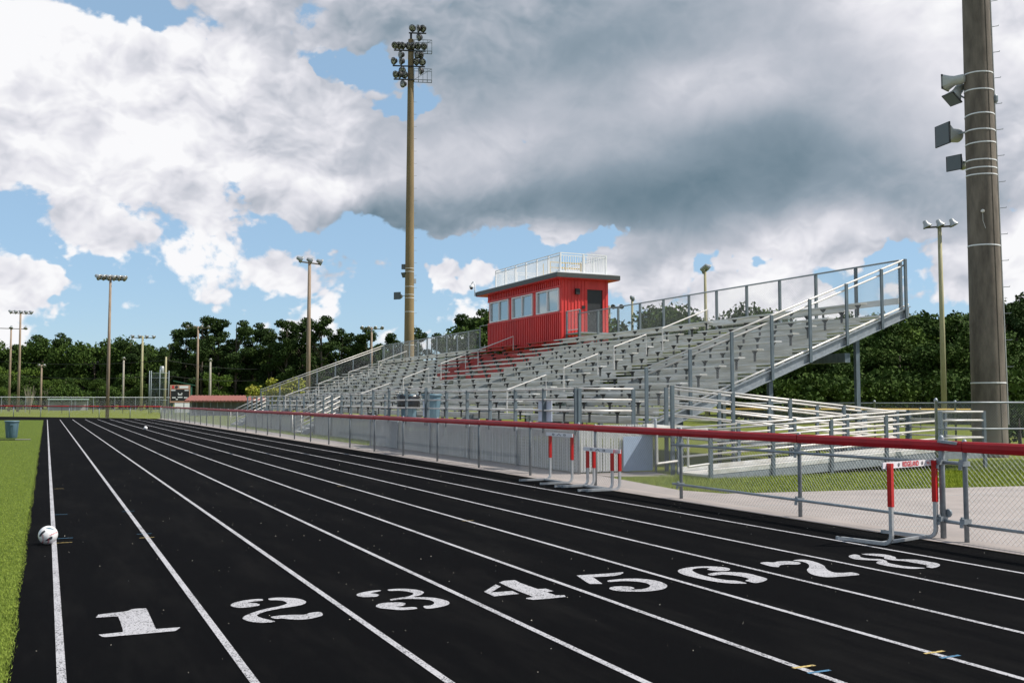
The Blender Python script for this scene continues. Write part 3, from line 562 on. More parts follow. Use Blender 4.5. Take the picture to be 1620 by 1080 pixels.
MB().box(dx0+.12, dx0+.18, by0-.02, by0+.04, 6.1, 6.14).build('handle', 'galv', dr)
MB().box(23.75,23.98,by0-.17,by0-.03,7.05,7.33).build('wall_lamp', 'black', PB); MB().box(24.16,24.34,by0-.05,by0-.03,6.35,6.5).build('door_sign', 'black', PB)
MB().box(bx0-.42,bx1+.42,by0-.42,by1+.9,bz1,bz1+.03).build('soffit', 'red_wall', PB)
mb = MB(); mb.box(bx0-.45,bx1+.45,by0-.45,by1+.93,bz1+.03,bz1+.25); mb.build('fascia', 'fascia', PB)
MB().box(bx0-.40,bx1+.40,by0-.40,by1+.88,bz1+.25,bz1+.29).build('roof', 'roofdeck', PB)
rz = bz1+.29; RL = thing('x', '', ''); bpy.data.objects.remove(RL)
def roof_rail(a, b, npan, ends=(0, 0)):
    a, b = Vector(a), Vector(b)
    for k in range(ends[0], npan+1-ends[1]):
        p = a.lerp(b, k/npan); MB().box(p.x-.035,p.x+.035,p.y-.035,p.y+.035,rz,rz+1.0).build('railing_post', 'white', PB)
    for z in (1.0, .88, .08): MB().bar(a+Vector((0,0,rz+z)), b+Vector((0,0,rz+z)), .05 if z > .9 else .03, .04).build('railing_rail', 'white', PB)
    nb = int((b-a).length/.13); mb = MB()
    for k in range(1, nb):
        p = a.lerp(b, k/nb); mb.box(p.x-.014,p.x+.014,p.y-.014,p.y+.014,rz+.08,rz+.88)
    o = mb.build('railing_balusters', 'white', PB); o['kind'] = 'stuff'
rx0, rx1, ry0, ry1 = 22.95, 25.55, 43.45, 51.3
roof_rail((rx0,ry0,0),(rx0,ry1,0),6); roof_rail((rx0+.036,ry0,0),(rx1-.036,ry0,0),2,(1,1)); roof_rail((rx1,ry0,0),(rx1,ry1,0),6); roof_rail((rx0+.036,ry1,0),(rx1-.036,ry1,0),2,(1,1))
sk_ = thing('roof_stair_guard', 'yellow guard frame standing on the press box roof', 'guard frame', (24.6, 46.0, rz))
mb = MB()
for z in (.35, .62, .9): mb.bar((-.9,0,z),(.9,0,z),.05)
for x in (-.9, 0, .9): mb.bar((x,0,0),(x,0,.93),.05)
mb.build('frame', 'yellow', sk_); MB().bar((-.9,.03,0),(-.9,.8,0),.05).bar((.9,.03,0),(.9,.8,0),.05).bar((-.9,.8,.0),(-.9,.8,.9),.05).build('foot_frame', 'yellow', sk_)
cm = thing('roof_camera', 'white dome camera on a gooseneck bracket at the press box roof corner', 'camera', (bx0-.45, by1+.9, bz1+.1))
MB().tube([(-.04,.03,-.05),(-.04,.03,.62),(-.04,.1,.75),(-.04,.28,.82),(-.04,.5,.74),(-.04,.55,.66)], .03, 8).build('bracket', 'white', cm, True)
MB().lathe([(.04,.66),(.12,.62),(.13,.54),(.11,.50)], (-.04,.55,0), 12).build('housing', 'white', cm, True); MB().lathe([(.10,.50),(.095,.44),(.05,.39),(.005,.38)], (-.04,.55,0), 12).build('dome', 'black', cm, True)
# landing and guard at the press box door, columns below
MB().box(23.2,26.4,41.9,43.45,5.0,5.06).build('landing', 'galv', PB)
for y in (41.95, 43.3):
    for x in (23.2,): MB().box(x-.04,x+.04,y-.04,y+.04,4.2,6.15).build('landing_post', 'post_blue', PB)
MB().tube([(23.2,41.95,6.15),(23.2,43.3,6.15)], .026, 8).tube([(23.2,41.95,5.2),(23.2,43.3,5.2)], .022, 8).build('landing_rail', 'pipe', PB)
ob('chain_link', wire_mesh('chain_link', 1.35, .95), PB, (23.2,41.95,5.2), math.pi/2)
for x in (23.3, 25.5):
    for y in (44, 48, 52): MB().box(x-.1,x+.1,y-.1,y+.1,0,4.62).build('support_column', 'post_blue', PB)
MB().tube([(23.1,52.6,6.15),(23.1,53.9,6.15),(23.1,53.9,4.3)], .026, 8).tube([(23.1,52.6,4.9),(23.1,53.9,4.9)], .02, 8).build('side_guard', 'galv', PB)
# ------------------------------------------------------------------ things on the walkway
def bin_(x, y, z, label, bag=False, s=1.0, group=None):
    r = thing('trash_can', label, 'trash can', (x, y, z), 0, group)
    MB().lathe([(.22*s,0),(.235*s,.02),(.29*s,.74*s),(.29*s,.76*s),(.27*s,.76*s),(.21*s,.06)], n=24).build('body', 'bin', r, True)
    MB().lathe([(.27*s,.735*s),(.315*s,.735*s),(.325*s,.765*s),(.315*s,.80*s),(.28*s,.81*s),(.27*s,.77*s)], n=24).build('rim', 'bin', r, True)
    for k in range(2): MB().box(-.06*s,.06*s,-.34*s if k else .27*s,-.27*s if k else .34*s,.60*s,.66*s).build('handle', 'bin', r)
    for k in range(8):
        a = k*math.pi/4+.2; MB().bar((.238*s*math.cos(a),.238*s*math.sin(a),.06),(.287*s*math.cos(a),.287*s*math.sin(a),.68*s),.018).build('rib', 'bin', r)
    if bag:
        mb = MB(); prof = []; n = 24
        vs = []; 
        for j, (rr, h) in enumerate([(.275,.80),(.33,.79),(.345,.68),(.36,.50),(.375,.40),(.33,.36)]):
            for k in range(n): q = 1+.09*math.sin(k*2.3+j*1.7)+.05*math.sin(k*5.1); vs.append((rr*q*math.cos(2*math.pi*k/n)*s, rr*q*math.sin(2*math.pi*k/n)*s, (h+.03*math.sin(k*1.9+j))*s))
        mb.add(vs, [(j*n+k, j*n+(k+1) % n, (j+1)*n+(k+1) % n, (j+1)*n+k) for j in range(5) for k in range(n)]); mb.build('bag_liner', 'bag', r, True)
    return r
bin_(12.1, 34.9, DZ, 'blue-grey round trash can with black liner on the bleacher walkway', True, 1.12)
bin_(12.1, 32.5, DZ, 'bare blue-grey round trash can on the bleacher walkway', False, 1.12)
bin_(-1.42, 52.0, .02, 'blue-grey round trash can standing on the green turf', False, 1.0)
tag(MB().tube([(-2.9,49.6,.03),(-2.4,49.3,.04),(-1.8,49.5,.03),(-1.2,49.2,.04),(-.6,49.4,.03)], .035, 6).build('hose', 'black'), 'black hose lying on the turf before the trash can', 'hose')
for y, wd, lab in ((31.35, .62, 'pale blank board tied to the walkway rail beside the trash cans'), (22.6, .75, 'pale blank board tied to the walkway rail near the ramp')):
    tag(MB().box(11.475,11.49,y-wd/2,y+wd/2,1.22,1.76).box(11.455,11.475,y-.2,y-.17,1.70,1.79).box(11.455,11.475,y+.17,y+.2,1.70,1.79).build('notice_board', 'pale'), lab, 'board')
tag(MB().box(12.62,13.44,20.68,20.69,.06,.86).box(12.62,13.44,20.69,20.70,.05,.09).box(12.62,13.44,20.69,20.70,.84,.88).build('skirt_sheet', 'bluesheet'), 'blue-grey plastic sheet wired to the end skirt of the bleachers', 'sheet')
# ------------------------------------------------------------------ hurdles
def hurdle(pos, rz_, h, label, text=False, group=None):   # local x: crossbar, runners point to +y
    r = thing('hurdle', label, 'hurdle', (*pos, .014), rz_, group); hw = .5; s = .0225
    for sx_ in (-1, 1):
        x = sx_*hw; pts = [(x,.72,s)]+[(x,.10-.10*math.sin(a)+.0, s+.10-.10*math.cos(a)) for a in np.linspace(0, math.pi/2, 6)]
        pts = [(x,.72,s)]+[(x,.10-.10*math.sin(a), s+.10-.10*math.cos(a)) for a in np.linspace(0, math.pi/2, 6)]+[(x,0,h*.5)]
        mb = MB(); 
        for a, b in zip(pts, pts[1:]): mb.bar(a, b, .042, .042)
        mb.build('runner', 'alu_bright', r)
        MB().box(x-.017,x+.017,-.017,.017,h*.3,h-.05).build('upright', 'alu_bright', r)
        MB().box(x-.028,x+.028,-.028,.028,h*.47,h-.012).build('red_sleeve', 'hred', r)
        MB().box(x-.02,x+.02,.68,.75,s-.021,s+.021).build('runner_weight', 'galv', r)
    MB().bar((-hw,.14,s),(hw,.14,s),.035,.035).build('base_bar', 'alu_bright', r)
    bd = MB().box(-.60,.60,.029,.046,h-.075,h).box(-.602,.602,.027,.048,h-.074,h-.066).build('crossbar', 'hwhite', r)
    yf = .0275                                     # printed face towards -y
    def txt(body, size, x, z, m, name):
        c = bpy.data.curves.new(name, 'FONT'); c.body = body; c.size = size; c.align_x = 'CENTER'; c.align_y = 'CENTER'; c.offset = .0018 if size > .05 else .001
        tmp = bpy.data.objects.new(name, c); COL.objects.link(tmp); dg = bpy.context.evaluated_depsgraph_get(); dg.update()
        me = bpy.data.meshes.new_from_object(tmp.evaluated_get(dg)); bpy.data.objects.remove(tmp); me.materials.clear(); me.materials.append(M[m])
        o = ob(name, me, bd, (x, yf-.003, z)); o.rotation_euler = (math.pi/2, 0, 0); return o
    if text:
        t_ = txt('RIDGELAND', .078, .0, h-.037, 'redink', 'lettering'); t_.scale = (.86, 1.12, 1)
        for x in (-.40, .40): txt('GILL', .034, x, h-.036, 'redink', 'lettering')
        for x in (-.265, .265):
            mb = MB(); prt = [(0,-.006,.016,.012),(-.018,.008,.006,.008),(-.007,.018,.006,.009),(.007,.018,.006,.009),(.018,.008,.006,.008)]
            for cx, cz, a, b in prt: mb.add([(x+cx+a*math.cos(k*.7854), yf-.003, h-.04+cz+b*math.sin(k*.7854)) for k in range(8)], [tuple(range(8))])
            mb.build('paw_print', 'ink', bd)
    else:
        y0_, y1_ = .0485, .0505                    # printed face towards the runners
        for x in (-.26, .26):
            mb = MB(); mb.box(x-.045,x+.045,y0_,y1_,h-.055,h-.046).box(x-.045,x+.045,y0_,y1_,h-.027,h-.018).box(x-.045,x-.028,y0_,y1_,h-.046,h-.027).box(x+.028,x+.045,y0_,y1_,h-.046,h-.027); mb.build('square_mark', 'ink', bd)
        MB().bar((-.09,.0495,h-.058),(0,.0495,h-.022),.003,.011).bar((0.0,.0495,h-.022),(.09,.0495,h-.058),.003,.011).build('chevron_mark', 'ink', bd)
    return r
hurdle((9.62, 9.02), math.radians(13), .99, 'red and white hurdle with lettered crossbar beside the gate', True)
hurdle((10.02, 18.98), math.radians(90), 1.04, 'tall red and white hurdle set highest against the fence')
hurdle((9.99, 17.28), math.radians(89), .79, 'low red and white hurdle in front of its low twin', False, None)
hurdle((10.095, 17.19), math.radians(90), .785, 'low red and white hurdle tucked behind another of equal height')
# ------------------------------------------------------------------ footballs
def ball(pos, label, marks):
    r = thing('football', label, 'ball', (*pos, .014)); R = .11
    me = bpy.data.meshes.new('ball_skin'); bm = bmesh.new(); bmesh.ops.create_icosphere(bm, subdivisions=4, radius=R)
    seams = [Vector(v).normalized() for v in ((1,0,0),(0,1,0),(0,0,1),(1,1,1),(-1,1,1),(1,-1,1),(1,1,-1),(-1,0,0),(0,-1,0),(0,0,-1),(-1,-1,1),(1,-1,-1),(-1,1,-1),(-1,-1,-1))]
    for v in bm.verts:
        d = sorted((v.co.normalized()-s).length for s in seams)[:2]; g_ = d[1]-d[0]
        if g_ < .035: v.co *= 1-.018*(1-g_/.035)
    bm.to_mesh(me); bm.free(); me.materials.append(M['ball']); me.shade_smooth(); o = ob('skin', me, r, (0,0,R))
    def patch(name, pts, m):                       # pts as (azimuth, elevation) degrees seen from the camera
        base_az = math.atan2(-pos[0], -pos[1]); bm = bmesh.new(); vs = []
        for a, e in pts:
            q = base_az-math.radians(a); c = math.cos(math.radians(e)); vs.append(bm.verts.new((math.sin(q)*c*R*1.012, math.cos(q)*c*R*1.012, R+math.sin(math.radians(e))*R*1.012)))
        bm.faces.new(vs); bmesh.ops.triangulate(bm, faces=bm.faces[:], ngon_method='EAR_CLIP')
        bmesh.ops.subdivide_edges(bm, edges=bm.edges[:], cuts=5, use_grid_fill=True)
        for v in bm.verts: v.co = (v.co-Vector((0,0,R))).normalized()*R*1.01
        bmesh.ops.recalc_face_normals(bm, faces=bm.faces[:]); me = bpy.data.meshes.new(name); bm.to_mesh(me); bm.free(); me.materials.append(M[m]); ob(name, me, o)
    if marks:
        def disc(pl): return [(math.degrees(math.asin(max(-1, min(1, x/math.cos(math.asin(y)))))), math.degrees(math.asin(y))) for x, y in pl]
        patch('black_tick', disc([(-.32,-.54),(-.05,-.30),(.15,-.14),(.34,-.04),(.45,-.12),(.43,-.34),(.36,-.22),(.28,-.20),(.10,-.29),(-.12,-.42)]), 'ink')
        patch('dark_panel', disc([(-.88,-.02),(-.72,-.06),(-.26,.48),(-.36,.62),(-.60,.44)]), 'ink'); patch('grey_panel', disc([(-.25,.80),(.1,.86),(.55,.66),(.62,.54),(.3,.66),(0,.72)]), 'bin')
        for pl in ([(-.56,.06),(-.52,-.12),(-.48,-.30),(-.46,-.48),(-.50,-.66),(-.55,-.76)], [(.06,-.42),(.04,-.56),(.06,-.70),(.0,-.82)], [(.22,.02),(.36,.12),(.52,.18),(.68,.24),(.82,.26)]):
            for x, y in pl:
                for dx, dy in ((0,0),(.07,.05),(-.03,.08)): patch('red_fleck', disc([(x+dx-.045,y+dy-.035),(x+dx+.045,y+dy-.025),(x+dx+.01,y+dy+.05)]), 'redink')
    return r
ball((.06, 13.35), 'white football with black tick and red flecks on the inside lane line', True)
ball((5.46, 63.8), 'small pale football lying far down the middle lanes', False)
# ------------------------------------------------------------------ lamps and poles
def lamp_head(mb_body, mb_lens, c, d, r=.26, ln=.38):
    mb_body.lathe([(r*.25,-ln),(r*.45,-ln*.9),(r*.55,-ln*.5),(r*.95,-.05),(r,0)], c, 12, d); mb_lens.lathe([(r*.93,.004),(r*.7,.03),(r*.1,.045)], c, 12, d)
def toward_field(x, y, tx=-30, ty=50): d = Vector((tx-x, ty-y, 0)).normalized(); return Vector((d.x, d.y, -.45)).normalized()
def wood_pole(x, y, h, label, nl, arm, m='wood', aim=None, r0=.17, ang=None, group=None, aim2=None):
    r = thing('light_pole', label, 'light pole', (x, y, 0), 0, group)
    MB().tube([(0,0,0),(random.uniform(-.05,.05),0,h*.5),(0,0,h)], [r0, r0*.85, r0*.65], 10).build('shaft', m, r, True)
    a = ang if ang is not None else math.atan2(y, x)+math.pi/2; ux, uy = math.cos(a), math.sin(a)
    MB().bar((-ux*arm,-uy*arm,h-.35),(ux*arm,uy*arm,h-.35),.10,.12).build('crossarm', 'wood_d', r)
    d = aim or Vector((-x, -y, 0)).normalized()*.8+Vector((0,0,-.5))
    for k in range(nl):
        u = -arm*.95+2*arm*.95*(k/(nl-1) if nl > 1 else .5); c = Vector((ux*u, uy*u, h-.08))+d.normalized()*.25
        b = MB(); l_ = MB(); lamp_head(b, l_, c, d.normalized(), .36, .55); b.box(ux*u-.03,ux*u+.03,uy*u-.03,uy*u+.03,h-.32,h-.05)
        lo = b.build('lamp', 'lampmetal', r, True); l_.build('lens', 'lens', lo, True)
    return r
f_ = lambda a, b, c: Vector((a, b, c))
wood_pole(5.87, 113.6, 15, 'tall weathered wooden pole with six floodlights behind the far fence', 6, 1.35, 'wood', f_(.6,-.4,-.4), .19)
wood_pole(-4.2, 182.3, 16.5, 'tall brown pole with five floodlights beyond the far field', 5, 1.6, 'wood', f_(.7,-.2,-.5), .23)
wood_pole(-5.9, 195.4, 14.8, 'brown pole with two hanging lights on a wide crossarm', 3, 2.4, 'wood', f_(-.1,-.5,-.8), .22)
wood_pole(-1.0, 221, 9.0, 'short pale pole standing before vines in the wood', 2, .5, 'wood', None, .24)
wood_pole(9.9, 249, 10.8, 'short thin pole against the dark wood left of the batting net', 2, .7, 'wood', None, .22)
wood_pole(13.9, 214, 10.4, 'pale smooth pole with a single small lamp', 1, .5, 'wood_p', None, .24)
wood_pole(15.5, 191, 13.5, 'greenish pole with four lights beside the batting net', 4, 1.9, 'wood_g', f_(.5,-.5,-.5), .26)
wood_pole(25.9, 197, 16, 'reddish pole with four floodlights behind the dugout', 4, 2.0, 'wood', f_(-.2,-.8,-.5), .26)
wood_pole(28.2, 196.4, 9.7, 'bare grey pole rising beside the dugout roof', 1, .4, 'wood_p', None, .26)
wood_pole(41.2, 223.5, 9.0, 'short pole with two lamps above the yellow-green shrub', 2, .8, 'wood', None, .2)
wood_pole(44.9, 221.7, 10.6, 'pale pole with one lamp above the yellow-green shrub', 2, .6, 'wood_p', None, .24)
wood_pole(22.2, 92.7, 15.1, 'dark wooden pole with three floodlights at the grandstand end', 3, 1.25, 'wood', f_(.8,-.1,-.35), .22, .45)
wood_pole(53, 173.4, 15.1, 'distant pole with a cluster of floodlights behind the grandstand rail', 4, 1.9, 'wood', f_(-.1,-.8,-.3), .24)
wood_pole(59, 81, 15, 'greenish wooden pole with five grouped floodlights behind the back fence', 4, 1.4, 'wood_g', f_(.8,-.2,-.5), .20, 1.1)
wood_pole(67.9, 108.9, 15, 'greenish pole with three floodlights right of the press box', 3, 1.2, 'wood_g', f_(.7,-.2,-.5), .22, 1.0)
wood_pole(69.6, 117.5, 14.8, 'grey pole with lights half hidden beside the press box door', 4, 1.8, 'wood_g', f_(-.5,-.5,-.3), .22)
wood_pole(59.8, 53, 15, 'yellowish wooden pole with three lamps beside the thick concrete mast', 3, .95, 'wood_g', f_(.3,-.3,-.85), .21, None)
up = thing('utility_pole', 'greenish utility pole carrying a grey transformer by the batting net', 'utility pole', (16.1, 157.9, 0))
MB().tube([(0,0,0),(.1,0,8.4)], [.2,.13], 10).build('shaft', 'wood_g', up, True); MB().lathe([(.26,5.9),(.30,6.0),(.30,6.9),(.2,7.0)], (-.45,-.1,0), 12).build('transformer', 'lampmetal', up, True); MB().bar((-.5,0,6.5),(.1,0,6.5),.08).build('bracket', 'galv', up)
for z, nm in ((5.6, 'lower'), (7.9, 'upper')):
    pts = [(-45,200-.0,z+1)]
    P = [(-60,230,z+1.6),(-6,195.2,z+.8),(16.1,157.9,z),(44.9,221.0,z+1.0),(75,215,z+1.5)]; mb = MB()
    for a, b in zip(P, P[1:]):
        a, b = Vector(a), Vector(b); mb.tube([a.lerp(b, t)-Vector((0,0,1.0*4*t*(1-t)*.6)) for t in np.linspace(0, 1, 9)], .022, 5)
    tag(mb.build('power_cable', 'cable'), nm+' sagging black overhead cable crossing in front of the wood', 'cable')
# big concrete masts
def mast(x, y, h, r0, r1, m, label):
    r = thing('lighting_mast', label, 'mast', (x, y, 0))
    o = MB().tube([(0,0,z) for z in np.linspace(0, h, 13)], [r0+(r1-r0)*k/12 for k in range(13)], 28).build('shaft', m, r, True); smooth_by_angle(o, 60)
    return r
def radius(h, r0, r1, z): return r0+(r1-r0)*z/h
def horn(parent, c, d, size=.32, ln=.5, round_back=True):
    d = Vector(d).normalized(); q = d.to_track_quat('Z', 'Y'); c = Vector(c); mb = MB(); vs = []; n = 16; secs = [(0,1,1),(-.12,.93,1),(-.36,.74,.6),(-.55,.64,0),(-1.0,.62,0),(-1.1,.5,0),(-1.14,.2,0)]
    for h, s, sq in secs:
        for k in range(n):
            a = 2*math.pi*(k+.5)/n; cx, cy = math.cos(a), math.sin(a); mxx = max(abs(cx), abs(cy)); k_ = (1/mxx)*sq+(1-sq); vs.append(c+q @ Vector((cx*k_*s*size, cy*k_*s*size*.95, h*ln)))
    fs = [(j*n+k, j*n+(k+1) % n, (j+1)*n+(k+1) % n, (j+1)*n+k) for j in range(len(secs)-1) for k in range(n)]+[tuple(range((len(secs)-1)*n, len(secs)*n))]
    o = mb.add(vs, fs).build('horn_speaker', 'horn', parent, True); smooth_by_angle(o, 35)
    s = size*.99; g_ = MB().add([c+q @ Vector(v) for v in ((-s,-s*.95,.012),(s,-s*.95,.012),(s,s*.95,.012),(-s,s*.95,.012),(-s,-s*.95,-.03),(s,-s*.95,-.03),(s,s*.95,-.03),(-s,s*.95,-.03))], [(0,1,2,3),(7,6,5,4),(4,5,1,0),(5,6,2,1),(6,7,3,2),(7,4,0,3)]).build('frame', 'black', o)
    s *= .9; MB().add([c+q @ Vector(v) for v in ((-s,-s,.016),(s,-s,.016),(s,s,.016),(-s,s,.016))], [(0,1,2,3)]).build('grille', 'grille', o)
    return o
MR = mast(26.72, 21.95, 33, .52, .25, 'concpole', 'thick grey concrete mast with horn loudspeakers and white bands')
MR.rotation_euler = (0, math.radians(-.35), 0); Rv3 = Vector((Rv[0], Rv[1], 0)); Bk = Vector((-math.sin(YAW+.42), -math.cos(YAW+.42), 0)); 
side = Vector((-math.cos(.888), math.sin(.888), 0))   # left of the mast as seen from the track
for z in (12.1, 11.55, 10.75, 10.25, 9.85, 9.3, 9.05, 8.85, 6.6, 2.3):
    rr = radius(33,.52,.25,z)+.006; MB().lathe([(rr,-.02),(rr+.006,-.018),(rr+.006,.018),(rr,.02)], (0,0,z), 28, (random.uniform(-.05,.05), random.uniform(-.05,.05), 1)).build('steel_band', 'white', MR)
stp = -side
for k in range(22):
    z = 2.8+k*.83; rr = radius(33,.52,.25,z); p = stp*rr+Vector((0,0,z)); MB().tube([p, p+stp*.22, p+stp*.22+Vector((0,0,.03))], .011, 6).build('climbing_step', 'galv', MR)
MB().tube([stp*(radius(33,.52,.25,z)+.02)+Vector((0,0,z)) for z in (1, 6, 12, 20)], .022, 6).build('conduit', 'pipe', MR)
seam = (Vector((-26.65,-22,0)).normalized()*.75+stp*.66).normalized()
MB().tube([seam*(radius(33,.52,.25,z)+.000)+Vector((0,0,z)) for z in (0, 10, 20, 33)], .012, 6).build('mould_seam', 'wood_d', MR)
tof = Vector((-26.65, 8, 0)).normalized()
toc = Vector((-26.65,-22,0)).normalized()
for z, off, dirv, sz in ((11.98, .56, side*.9-toc*.35, .25), (11.42, .36, side*.45+toc*.45+Vector((0,0,-.75)), .25), (10.3, .66, side*.78+toc*.62, .37), (9.35, .34, side*.45+toc*.9, .26)):
    p = side*(radius(33,.52,.25,z)+off)+Vector((0,0,z)); horn(MR, p, dirv, sz, .58); q = side*radius(33,.52,.25,z)+Vector((0,0,z)); MB().bar(q, p-Vector(dirv).normalized()*.28, .05).build('speaker_bracket', 'galv', MR)
p = stp*(radius(33,.52,.25,11)+.05)+Vector((0,0,11.25)); MB().lathe([(.04,-.12),(.07,-.05),(.07,.10),(.04,.14)], p, 8).build('service_lamp', 'galv', MR)
p = Vector((-26.65,-22,0)).normalized()*(radius(33,.52,.25,7.6)+.0)+Vector((0,0,7.65)); MB().lathe([(.03,-.02),(.06,0),(.05,.05),(.01,.06)], p, 10, Vector((-1,-.8,0))).tube([p, p+Vector((0,0,-.3)), p+Vector((.05,-.05,-.55))], .008, 5).build('junction_box', 'pipe', MR)
ML = mast(28.5, 82.2, 33.7, .48, .25, 'olivepole', 'tall olive-brown concrete floodlight mast behind the far rows')
sideL = Vector((-.94, .33, 0)); stL = -sideL
for z in (13.3, 13.0, 11.7, 11.0, 10.7, 9.5, 6.6): rr = radius(33.7,.48,.25,z)+.006; MB().lathe([(rr,-.02),(rr+.006,-.018),(rr+.006,.018),(rr,.02)], (0,0,z), 24).build('steel_band', 'white', ML)
for k in range(22): z = 5+k*1.1; rr = radius(33.7,.48,.25,z); q = stL*rr+Vector((0,0,z)); MB().tube([q, q+stL*.25], .014, 6).build('climbing_step', 'galv', ML)
for z, off, dirv, sz in ((13.45, .08, Vector((-.35,-.94,.05)), .24), (12.72, .10, Vector((-.8,-.45,-.5)), .25), (10.9, .66, Vector((-.75,-.66,0)), .34)):
    q = sideL*(radius(33.7,.48,.25,z)+off)+Vector((0,0,z)); horn(ML, q, dirv, sz, .6); MB().bar(sideL*radius(33.7,.48,.25,z)+Vector((0,0,z)), q-Vector(dirv).normalized()*.3, .05).build('speaker_bracket', 'galv', ML)
q = stL*.46+Vector((0,0,12.2)); MB().box(q.x-.1,q.x+.1,q.y-.08,q.y+.08,12.0,12.4).build('service_box', 'lampmetal', ML)
# floodlight head frame of the left mast
ax = Vector((.94,-.33,0)); ay = Vector((.33,.94,0)); fd = Vector((-.86,-.46,-.22)).normalized()
for z in (30.0, 32.6):                            # service baskets
    a = ax*.3+Vector((0,0,z)); b = ax*1.85+Vector((0,0,z)); mb = MB()
    for s in (-.35, .35): mb.bar(a+ay*s, b+ay*s, .05); mb.bar(a+ay*s+Vector((0,0,1.0)), b+ay*s+Vector((0,0,1.0)), .035)
    for k in range(5):
        c = a.lerp(b, k/4); mb.bar(c-ay*.35, c+ay*.35, .05)
        for s in (-.35, .35): mb.bar(c+ay*s, c+ay*s+Vector((0,0,1.0)), .03)
    mb.bar(a-ay*.35, b-ay*.35+Vector((0,0,1.0)), .03); mb.build('service_basket', 'post_blue', ML)
ARMS = {30.0: (-1.5, .25), 31.2: (-1.6, 1.25), 32.6: (-1.5, 1.3), 34.2: (-.2, 1.35)}
for z, (u0, u1) in ARMS.items(): MB().bar(ax*u0+ay*-.3+Vector((0,0,z)), ax*u1+ay*-.3+Vector((0,0,z)), .10).bar(ay*-.3+Vector((0,0,z)), Vector((0,0,z)), .12).build('lamp_crossarm', 'lampblack', ML)
LH = [(-1.55,30.0,1),(-1.15,30.0,1),(-.8,30.0,-1),(-.55,30.0,1),(-1.75,31.2,1),(-1.0,31.2,1),(-.7,31.2,-1),(.6,31.2,1),(1.25,31.2,1),(.95,31.2,-1),(-1.6,32.6,1),(-1.15,32.6,1),(-.75,32.6,1),(-1.0,32.6,-1),(-.2,32.6,1),(.3,32.6,1),(.85,32.6,1),(1.35,32.6,1),(.6,32.6,-1),(1.1,32.6,-1),(.15,34.2,1),(.75,34.2,1),(1.3,34.2,1),(.9,34.2,-1)]
for u, z, up_ in LH:
    u *= .86
    d = (fd+ay*random.uniform(-.35,.35)+ax*random.uniform(-.65,.5)+Vector((0,0,random.uniform(-.35,.05)))).normalized(); b = MB(); l_ = MB(); root = ax*u+ay*-.3+Vector((0,0,z)); c = root+Vector((0,0,(.42 if up_ > 0 else -.40)))+fd*.12+ax*random.uniform(-.08,.08)
    b.lathe([(.12,-.34),(.20,-.32),(.27,-.12),(.33,-.05),(.33,.02)], c, 14, d); l_.lathe([(.30,.022),(.2,.03),(.01,.034)], c, 14, d)
    b.bar(c-d*.2, root, .07); lo = b.build('floodlight', 'lampblack', ML, True); l_.build('lens', 'lens', lo, True)
MB().tube([Vector((0,0,33.5)), Vector((0,0,34.3))], .10, 10).build('top_pipe', 'lampblack', ML, True)
# ------------------------------------------------------------------ tall fences on the right
def tall_fence(pts, h, label, yellow=False, sag=True):
    r = thing('yellow_capped_fence' if yellow else 'tall_fence', label, 'fence')
    for (x0, y0), (x1, y1) in zip(pts, pts[1:]):
        d = math.hypot(x1-x0, y1-y0); n = max(1, round(d/3.0)); a = math.atan2(y1-y0, x1-x0); me = wire_mesh('chain_link', d/n, h-.08)
        for k in range(n+1):
            x, y = x0+(x1-x0)*k/n, y0+(y1-y0)*k/n
            MB().lathe([(.036,0),(.036,h+.02),(.05,h+.03),(.05,h+.06),(.03,h+.10),(.004,h+.115)], (x,y,0), 10).build('post', 'galv', r, True)
            if k < n: ob('chain_link', me, r, (x, y, .05), a)
        MB().tube([(x0,y0,h),(x1,y1,h)], .05 if yellow else .022, 8).build('yellow_cap' if yellow else 'top_rail', 'yellow' if yellow else 'galv', r, True)
        if not yellow: MB().tube([(x0,y0,h*.62),(x1,y1,h*.62)], .018, 8).build('brace_rail', 'galv', r, True)
    return r
tall_fence([(19.75,17.75),(22.2,16.9),(34,15.4)], 1.70, 'tall chain-link fence with ball-topped posts beyond the ramp landing')
tall_fence([(17.5,31.5),(24.5,28.5),(40,24)], 1.66, 'tall galvanised chain-link fence behind the access ramp')
tall_fence([(28,62),(52,44),(70,30)], 1.22, 'yellow capped chain-link fence on the far ball field', True)
# ------------------------------------------------------------------ ball field behind the far bend
sb = thing('scoreboard', 'baseball scoreboard of black panel in an orange surround', 'scoreboard', (15.8, 136.2, 0), -.12)
MB().box(-1.25,1.25,-.12,.12,1.55,3.85).build('surround', 'orange', sb); MB().box(-1.12,1.12,-.15,-.125,1.8,3.28).build('panel', 'black', sb)
mb = MB(); 
for x, z, a in ((-.85,3.15,.55),(.8,3.15,.5),(-.22,2.75,.12),(.22,2.75,.12),(0,2.6,.5),(-.75,2.2,.45),(0,2.25,.6),(.7,2.2,.45),(-.4,1.97,.25)): mb.box(x-a/2,x+a/2,-.165,-.152,z-.06,z+.06)
mb.build('score_captions', 'white', sb)
mb = MB(); mb.box(-1.0,-.75,-.135,-.122,3.40,3.75).build('emblem', 'redink', sb); MB().lathe([(.2,-.01),(.2,.01)], (-.45,-.13,3.57), 12, (0,-1,0)).build('emblem', 'ink', sb); MB().box(-.1,1.0,-.135,-.122,3.42,3.72).build('title_strip', 'white', sb)
for x in (-1.0, 1.0): MB().box(x-.07,x+.07,.13,.27,0,3.8).build('post', 'green', sb)
MB().box(-.65,.45,-.1,-.06,.25,1.5).build('skirt_panel', 'white', sb); MB().box(.55,1.2,-.1,-.06,.25,1.5).build('skirt_panel', 'white', sb)
